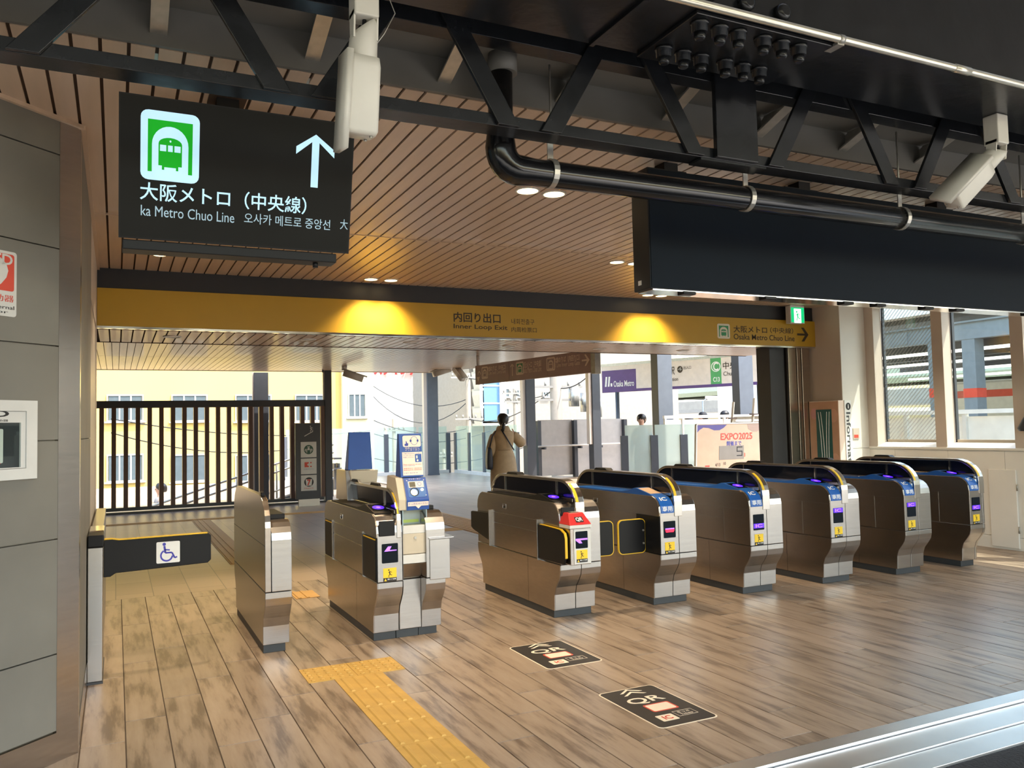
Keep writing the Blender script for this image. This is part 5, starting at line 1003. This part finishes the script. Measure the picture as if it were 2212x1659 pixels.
for z in zs:
    box('landing', stw, t, xm - 1.2, xm, YS, YS + 1.6, z - .15, z); dz = zs[2] - zs[1]
    MB().prism([(x0, YS, z + dz * .62), (xm - 1.2, YS, z - .1), (xm - 1.2, YS, z + .15), (x0, YS, z + dz * .62 + .25)], [(x0, YS + 1.2, z + dz * .62), (xm - 1.2, YS + 1.2, z - .1), (xm - 1.2, YS + 1.2, z + .15), (x0, YS + 1.2, z + dz * .62 + .25)]).build('stair_flight', stw, t)
    MB().tube([(x0, YS - .02, z + dz * .62 + 1.25), (xm - 1.2, YS - .02, z + 1.15), (xm, YS - .02, z + 1.15)], .05, 6).build('handrail', white, t)
    for k in range(6): xx = x0 + (xm - 1.2 - x0) * k / 5; zz = z + dz * .62 * (1 - k / 5); MB().tube([(xx, YS - .02, zz + .2), (xx, YS - .02, zz + 1.2)], .03, 5).build('baluster', white, t)
    box('rail_panel', blu, t, xm - 1.1, xm - .1, YS - .02, YS + .02, z + .1, z + 1.1); box('door', dkmet2, t, xm - .95, xm - .25, YS + 1.55, YS + 1.6, z, z + 1.9)
for pa, pb, ya, yb_ in ((1083, 1100, 839, 858), (1083, 1100, 882, 897), (1172, 1185, 846, 858), (1112, 1130, 842, 858)): a = at(pa, yb_, Y=YS); b = at(pb, ya, Y=YS); windowrow(t, a.x, b.x, a.z, b.z, YS, 2)
polem = mat('pole_grey', (.20, .18, .15), .8); armm = mat('crossarm_grey', (.24, .23, .21), .6)
def pole(px, pyb, pyt, Y_, r, label, arms, boxes=0):
    b = at(px, pyb, Y=Y_); a = at(px, pyt, Y=Y_); t = thing('utility_pole', (b.x, Y_, -8), label, 'utility pole', 'utility poles outside'); MB().tube([(b.x, Y_, -8), (b.x, Y_, a.z)], [r * 1.2, r], 10).build('shaft', polem, t)
    for py, hw in arms:
        z = at(px, py, Y=Y_).z; MB().bar((b.x - hw, Y_ - .1, z), (b.x + hw, Y_ - .1, z), .09, .09).build('crossarm', armm, t)
        for k in range(5): x = b.x - hw * .9 + hw * 1.8 * k / 4; MB().tube([(x, Y_ - .1, z + .04), (x, Y_ - .1, z + .22)], .05, 6).build('insulator', armm, t)
    for k in range(boxes): z = at(px, 850 + 12 * k, Y=Y_).z; MB().tube([(b.x + .8 + k * .55, Y_ - .1, z - .55), (b.x + .8 + k * .55, Y_ - .1, z + .25)], .22, 12).build('transformer', galv, t)
    return b.x, Y_
pole(1014, 1005, 806, 40, .14, 'slim utility pole in front of the white building', [(816, 1.0), (905, .8)]); pole(1202, 905, 750, 30, .24, 'thick utility pole with transformers behind the mauve sign', [(776, 1.6), (790, 1.3), (836, 1.2), (864, 1.4)], 3); pole(1114, 905, 840, 40, .12, 'thin utility pole left of the thick one with transformers', [(850, .8), (868, .7)]); pole(853, 1080, 905, 44, .10, 'short utility pole showing above the intercom column', [(930, .6)]); pole(960, 1060, 970, 44, .10, 'thin short pole low behind the glass balustrade', [(985, .5)])
for i, (p, q_, Y0, Y1, sag) in enumerate(((800, 1010, 42, 40, 12), (800, 1010, 42, 40, 22), (800, 1012, 42, 40, 8), (1012, 1200, 40, 30, 6), (1012, 1200, 40, 30, 10), (1115, 1204, 40, 30, 5), (800, 1115, 42, 40, 14), (240, 800, 30, 34, 6), (1204, 1290, 30, 28, 5), (240, 700, 30, 34, 9), (805, 1150, 42, 38, 10))):
    ya, yb_ = ((830, 862), (850, 868), (905, 925), (817, 780), (905, 836), (852, 838), (935, 905), (905, 930), (838, 790), (935, 955), (990, 960))[i]
    lab = ('upper dark cable sagging across the white building', 'middle dark cable sagging across the white building', 'lower dark cable sagging across the white building', 'cable rising from the slim pole to the thick pole', 'lower cable from the slim pole to the thick pole', 'cable with dark joints reaching the thick pole from the left', 'cable running low across the white building to the thin pole', 'thin cable crossing the yellow building behind the slats', 'cable leaving the thick pole to the right', 'lower thin cable crossing the yellow building', 'lowest cable seen through the glass balustrade')[i]
    a = at(p, ya, Y=Y0); b = at(q_, yb_, Y=Y1); pts = []
    for k in range(13): f_ = k / 12; v = a.lerp(b, f_); v.z -= sag * .06 * 4 * f_ * (1 - f_); pts.append(v)
    o = MB().tube(pts, .022, 5).build('overhead_cable', blackm); tag(o, lab, 'cable', 'overhead cables outside')
# elevated road girders beyond the station sign
t = thing('elevated_road', (30, 60, -8), 'pale green-grey elevated road girders beyond the metro sign', 'bridge'); GYY = 75
for pa, ya, yb_, m_ in ((1290, 838, 862, conc), (1290, 862, 880, mat('girder_green', (.42, .48, .38), .7)), (1290, 884, 900, conc)):
    a = at(pa, yb_, Y=GYY); b = at(1700, ya, Y=GYY); box('girder', m_, t, a.x, b.x + 30, GYY, GYY + 6, a.z, b.z)
for px in (1395, 1640): a = at(px, 900, Y=GYY); box('pier', conc, t, a.x, a.x + 2.5, GYY + 1, GYY + 4, -8, a.z)
a = at(1655, 860, Y=30); t = thing('white_tower', (a.x, 30, -8), 'white rendered block seen between the right post and the dark pillar', 'building'); b = at(1688, 768, Y=30); box('wall', wbld, t, a.x, b.x + 3, 30, 33.5, -8, 6); box('pink_edge', mat('salmon', (.62, .33, .25), .7), t, at(1672, 860, Y=30).x, at(1680, 860, Y=30).x, 29.9, 30, -2, at(1672, 835, Y=30).z)
a = at(1520, 904, Y=34); t = thing('street_lamp', (a.x, 34, -8), 'thin street lamp with a pinkish head above the hoarding', 'lamp'); zt = at(1520, 866, Y=34).z; MB().tube([(a.x, 34, -8), (a.x, 34, zt), (a.x + .3, 34, zt + .1)], .07, 8).build('pole', galv, t); box('head', pinkw, t, a.x + .2, a.x + 1.7, 33.9, 34.1, zt + .05, zt + .25, .03)
# ---- view through the right-hand windows: hoarding, platform canopy, road girders
XH = 11.2; t = thing('hoarding', (XH, 8, -1.2), 'white framed hoarding outside the right-hand windows', 'barrier'); zt = at(2000, 896, X=XH).z
ys = [2.0 + 1.0 * k for k in range(12)]
for y0, y1 in zip(ys, ys[1:]): box('panel', whp, t, XH, XH + .02, y0 + .03, y1 - .03, -1.2, zt - .04)
for y0 in ys: box('post', lgrey, t, XH - .05, XH + .02, y0 - .03, y0 + .03, -1.2, zt)
box('cap_rail', white, t, XH - .06, XH + .03, ys[0], ys[-1], zt, zt + .06)
XP = 22.0; t = thing('platform_canopy', (XP, 12, -1.2), 'grey steel platform canopy outside the right-hand windows', 'canopy'); g0 = at(2050, 737, X=XP).z; g1 = at(2050, 702, X=XP).z
gst = mat('canopy_grey', (.20, .24, .28), .5, .2); box('beam', gst, t, XP, XP + .3, -8, 28, g0, g1); box('beam_flange', gst, t, XP - .1, XP + .4, -8, 28, g1, g1 + .05); box('fascia', white, t, XP - .5, XP + .1, -8, 28, g1 + .35, g1 + 1.2); box('roof_deck', dkmet, t, XP, XP + 17, -8, 28, g1 + .2, g1 + .35)
for px, w_ in ((2112, .40), (2032, .34), (1893, .3)):
    y_ = at(px, 800, X=XP + .1).y; box('column', gst, t, XP + .02, XP + .02 + w_, y_, y_ + w_, -1.2, g0); box('red_band', orr, t, XP + .01, XP + .03 + w_, y_ - .01, y_ + w_ + .01, at(px, 858, X=XP).z, at(px, 838, X=XP).z)
    box('splice', gst, t, XP - .02, XP, y_ + 1.0, y_ + 1.5, g0 + .05, g1 - .05)
fl = mat('tube_light', (1, .97, .9), .5, emit=1.6)
for k in range(4):
    xx = XP + 2.2 + k * 3.2; box('tube_lamp', fl, t, xx, xx + .18, -6, 27, g0 - .15 - .1 * k, g0 - .06 - .1 * k); box('purlin', dkmet, t, xx + .7, xx + .9, -8, 28, g0, g1)
XG = 46.0; t = thing('elevated_road', (XG, 10, -8), 'pale green elevated road girder outside the right-hand windows', 'bridge')
for ya, yb_, m_ in ((790, 812, MT['girder_green']), (812, 824, mat('girder_olive', (.30, .31, .20), .7)), (838, 862, conc), (862, 872, mat('girder_dark', (.30, .29, .27), .7))):  # lowest girder band in a slightly darker grey
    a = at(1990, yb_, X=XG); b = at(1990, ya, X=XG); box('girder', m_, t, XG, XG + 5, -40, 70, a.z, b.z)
a = at(2120, 858, X=30); b = at(2212, 838, X=30); t = thing('train', (30, b.y, -1.2), 'pale train with a red stripe far beyond the right-hand windows', 'train'); box('body', lgrey, t, 30, 32.8, -20, at(2040, 850, X=30).y, -.6, at(2120, 822, X=30).z, .1); box('stripe', orr, t, 29.98, 30, -20, at(2040, 850, X=30).y, a.z, b.z)
for k in range(6): box('window', winp, t, 29.97, 29.99, -14 + k * 4, -11.5 + k * 4, a.z - 1.4, a.z - .3)
# ================================================================== PEOPLE
def person(loc, ang, hgt, label, top_m, leg_m, hairlen=.12, pose='idle', coat=False, group=None):
    t = thing('person', loc, label, 'person', group); t.rotation_euler = (0, 0, ang); k = hgt / 1.62
    J = {}; E = []; RR = []
    def j(n, x, y, z, r, par=None):
        J[n] = len(RR); RR.append((Vector((x, y, z)) * k, r * k))
        if par: E.append((J[par], J[n]))
    j('pel', 0, 0, .86, .125); j('spn', 0, .0, 1.02, .11, 'pel'); j('chs', 0, -.01, 1.20, .125, 'spn'); j('nkb', 0, -.01, 1.34, .06, 'chs'); j('nk', 0, .0, 1.40, .047, 'nkb'); j('jaw', 0, .022, 1.455, .062, 'nk'); j('skl', 0, .01, 1.525, .083, 'jaw'); j('crn', 0, .0, 1.575, .05, 'skl')
    for s, n in ((-1, 'l'), (1, 'r')):
        j(n + 'hip', s * .085, 0, .80, .085, 'pel'); j(n + 'kne', s * .09, .015, .45, .055, n + 'hip'); j(n + 'ank', s * .09, -.01, .08, .036, n + 'kne'); j(n + 'toe', s * .10, .12, .03, .03, n + 'ank')
        j(n + 'sho', s * .165, -.01, 1.285, .052, 'chs')
        if pose == 'phone' and s > 0: j(n + 'elb', s * .35, .04, 1.08, .042, n + 'sho'); j(n + 'wri', s * .24, .20, 1.20, .027, n + 'elb'); j(n + 'plm', s * .225, .225, 1.265, .03, n + 'wri'); hd_ = (Vector((s * .225, .225, 1.27)), Vector((-.2, .15, 1)))
        else: j(n + 'elb', s * .215, -.02, 1.02, .042, n + 'sho'); j(n + 'wri', s * .225, .06, .80, .027, n + 'elb'); j(n + 'plm', s * .225, .075, .73, .03, n + 'wri'); hd_ = (Vector((s * .225, .075, .725)), Vector((0, .1, -1)))
        o, d = hd_; d.normalize(); sd_ = d.cross(Vector((1, 0, 0))).normalized()
        for q in range(4):
            b = o + sd_ * (.022 - .015 * q); L_ = (.07, .078, .074, .058)[q]; j(n + 'f%d' % q, *(b + d * .02), .009, n + 'plm'); j(n + 'g%d' % q, *(b + d * (.02 + L_ * .55)), .008, n + 'f%d' % q); j(n + 'h%d' % q, *(b + d * (.018 + L_) + Vector((-s * .014, 0, 0))), .0065, n + 'g%d' % q)
        b = o + sd_ * .032 - d * .012; j(n + 't0', *b, .010, n + 'plm'); j(n + 't1', *(b + sd_ * .022 + d * .028), .0085, n + 't0')
    me = bpy.data.meshes.new('body'); me.from_pydata([v for v, r in RR], E, []); me.materials.append(skin); ob = bpy.data.objects.new('body', me); COL.objects.link(ob); ob.parent = t; WO[ob.name] = Vector(loc)
    m = ob.modifiers.new('skin', 'SKIN'); m.use_smooth_shade = True
    for i, (v, r) in enumerate(RR): me.skin_vertices[0].data[i].radius = (r, r)
    me.skin_vertices[0].data[0].use_root = True; m2 = ob.modifiers.new('sub', 'SUBSURF'); m2.levels = 1; m2.render_levels = 1
    def cl(name, rings, m_, sub=1):
        mb = MB(); mb.loft([[(cx + rx * math.cos(q) * k, cy + ry * math.sin(q) * k, z * k) for q in [2 * math.pi * i / 20 for i in range(20)]] for z, rx, ry, cx, cy in rings]); return mb.build(name, m_, t, subsurf=sub, local=True)
    if coat:
        cl('coat', [(.30, .235, .19, 0, 0), (.33, .24, .195, 0, 0), (.60, .245, .20, 0, 0), (.88, .215, .18, 0, 0), (1.0, .155, .135, 0, 0), (1.03, .165, .14, 0, 0), (1.2, .205, .165, 0, -.01), (1.285, .205, .14, 0, -.01), (1.335, .14, .11, 0, -.01), (1.36, .085, .085, 0, 0)], top_m)
        cl('collar', [(1.29, .125, .115, 0, -.015), (1.325, .135, .125, 0, -.015), (1.40, .11, .105, 0, -.01), (1.415, .09, .09, 0, 0)], top_m)
        cl('belt', [(.985, .162, .142, 0, 0), (1.02, .164, .144, 0, 0)], top_m, 0)
        for s, n in ((-1, 'l'), (1, 'r')):
            a, b, c = (RR[J[n + q]][0] for q in ('sho', 'elb', 'wri')); a = a + Vector((-s * .02, 0, .0)) * k
            MB().tube([a, a.lerp(b, .5), b, b.lerp(c, .55), b.lerp(c, .85)], [.085 * k, .088 * k, .098 * k, .085 * k, .05 * k], 14).build('sleeve', top_m, t, subsurf=1, local=True)
    else:
        cl('shirt', [(.84, .165, .125, 0, 0), (.88, .165, .125, 0, 0), (1.02, .15, .12, 0, 0), (1.2, .175, .14, 0, -.01), (1.29, .175, .115, 0, -.01), (1.345, .085, .08, 0, -.005)], top_m)
        for s, n in ((-1, 'l'), (1, 'r')):
            a, b, c = (RR[J[n + q]][0] for q in ('sho', 'elb', 'wri')); MB().tube([a + Vector((-s * .03, 0, .0)) * k, a.lerp(b, .5), b, b.lerp(c, .9)], [.066 * k, .06 * k, .056 * k, .042 * k], 12).build('sleeve', top_m, t, subsurf=1, local=True)
    for s, n in ((-1, 'l'), (1, 'r')):
        a, b, c = (RR[J[n + q]][0] for q in ('hip', 'kne', 'ank')); MB().tube([a + Vector((0, 0, .06)) * k, a, b, c], [.10 * k, .10 * k, .075 * k, .06 * k], 14).build('trouser_leg', leg_m, t, subsurf=1, local=True)
        f_ = RR[J[n + 'ank']][0]; MB().loft([[(f_.x + w_ * math.cos(q) * k, f_.y + (.045 + l_ * math.sin(q)) * k, z_ * k) for q in [2 * math.pi * i / 14 for i in range(14)]] for z_, w_, l_ in ((.0, .045, .13), (.03, .048, .135), (.07, .042, .10), (.10, .03, .05))]).build('shoe', trous, t, subsurf=1, local=True)
    hr = [[(r_ * 1.0 * math.cos(q) * k, (-.018 - sh + r_ * 1.12 * math.sin(q)) * k, z_ * k) for q in [2 * math.pi * i / 18 for i in range(18)]] for z_, r_, sh in ((1.425, .055, .05), (1.46, .085, .038), (1.52, .104, .018), (1.565, .102, .010), (1.61, .08, .004), (1.637, .035, .0))]
    MB().loft(hr).build('hair', hair, t, subsurf=1, local=True)
    if hairlen > .2: MB().tube([Vector((0, -.10, 1.47)) * k, Vector((-.01, -.14, 1.42)) * k, Vector((-.015, -.145, 1.30)) * k], [.035 * k, .036 * k, .018 * k], 10).build('ponytail', hair, t, subsurf=1, local=True); MB().tube([Vector((-.03, -.125, 1.445)) * k, Vector((.03, -.125, 1.45)) * k], .022 * k, 8).build('hair_tie', lgrey, t, local=True)
    for s in (-1, 1):
        MB().loft([[(s * .030 * k + r_ * math.cos(q) * k, y_ * k, (1.518 + r_ * .55 * math.sin(q)) * k) for q in [2 * math.pi * i / 8 for i in range(8)]] for y_, r_ in ((.085, .013), (.0925, .008))]).build('eye', hair, t, local=True)
        MB().loft([[((s * .080 + x_) * k, (.0 + r_ * math.cos(q)) * k, (1.505 + r_ * 1.6 * math.sin(q)) * k) for q in [2 * math.pi * i / 8 for i in range(8)]] for x_, r_ in ((-.004, .018), (s * .012, .014))]).build('ear', skin, t, local=True)
    MB().loft([[(r_ * math.cos(q) * k, (.078 + y_) * k, (z_ + r_ * math.sin(q)) * k) for q in [2 * math.pi * i / 8 for i in range(8)]] for y_, r_, z_ in ((0, .016, 1.495), (.02, .010, 1.487))]).build('nose', skin, t, local=True); MB().box(-.022 * k, .022 * k, .078 * k, .089 * k, 1.452 * k, 1.460 * k).build('mouth', mat('lips%d' % len(MT), (.42, .16, .13), .5), t, local=True)
    return t, k
wp = at(1090, 1096, Z=0); t, k = person((wp.x, wp.y, 0), -.30, 1.63, 'woman in a khaki belted coat seen from behind with ponytail', coatm, trous, .4, 'phone', True)
bt = thing('shoulder_bag', (wp.x, wp.y, .6), 'dark shoulder bag hanging at the woman\'s left side', 'bag'); c = Matrix.Rotation(-.30, 3, 'Z'); W_ = lambda x, y, z: Vector((wp.x, wp.y, 0)) + c @ Vector((x, y, z))
MB().loft([[W_(-.255 + x_ * w_, y_ * l_, z_) for x_, y_ in rrect(-1, -1, 1, 1, .5, 4)] for z_, w_, l_ in ((.66, .045, .15), (.70, .06, .17), (.95, .055, .165), (1.08, .03, .14))]).build('bag_body', bagm, bt, subsurf=1)
MB().tube([W_(-.25, -.10, 1.06), W_(-.20, -.11, 1.25), W_(-.13, -.06, 1.335), W_(-.14, .04, 1.33), W_(-.21, .09, 1.22), W_(-.25, .10, 1.06)], .012, 8).build('strap', bagm, bt); MB().tube([W_(-.05, -.125, 1.36), W_(.02, -.175, 1.24), W_(.10, -.185, 1.10), W_(.165, -.15, 1.0)], .012, 8).build('cross_strap', bagm, bt)
q = at(1390, 1060, Z=0); person((q.x, q.y, 0), 2.35, 1.60, 'dark-haired man in a pale shirt behind the glass balustrade', shirt, trous)
for px, hpx, Y_, lab, h_, an in ((1516, 891, 15.9, 'passer-by whose dark head shows above the middle of the hoarding', 1.60, 1.4), (1567, 888, 15.7, 'passer-by whose dark head shows behind the left easel leg', 1.63, -1.5), (1486, 900, 16.4, 'passer-by whose hair barely shows above the hoarding', 1.50, 1.2)):
    q = at(px, hpx, Y=Y_); person((q.x, q.y, 0), an, q.z, lab, trous, trous)
q = at(345, 1044, Y=18.6); person((q.x, q.y, q.z - 1.60), 1.6, 1.60, 'person in grey going down the stairs behind the slat screen', mat('grey_top', (.25, .25, .26), .8), trous)
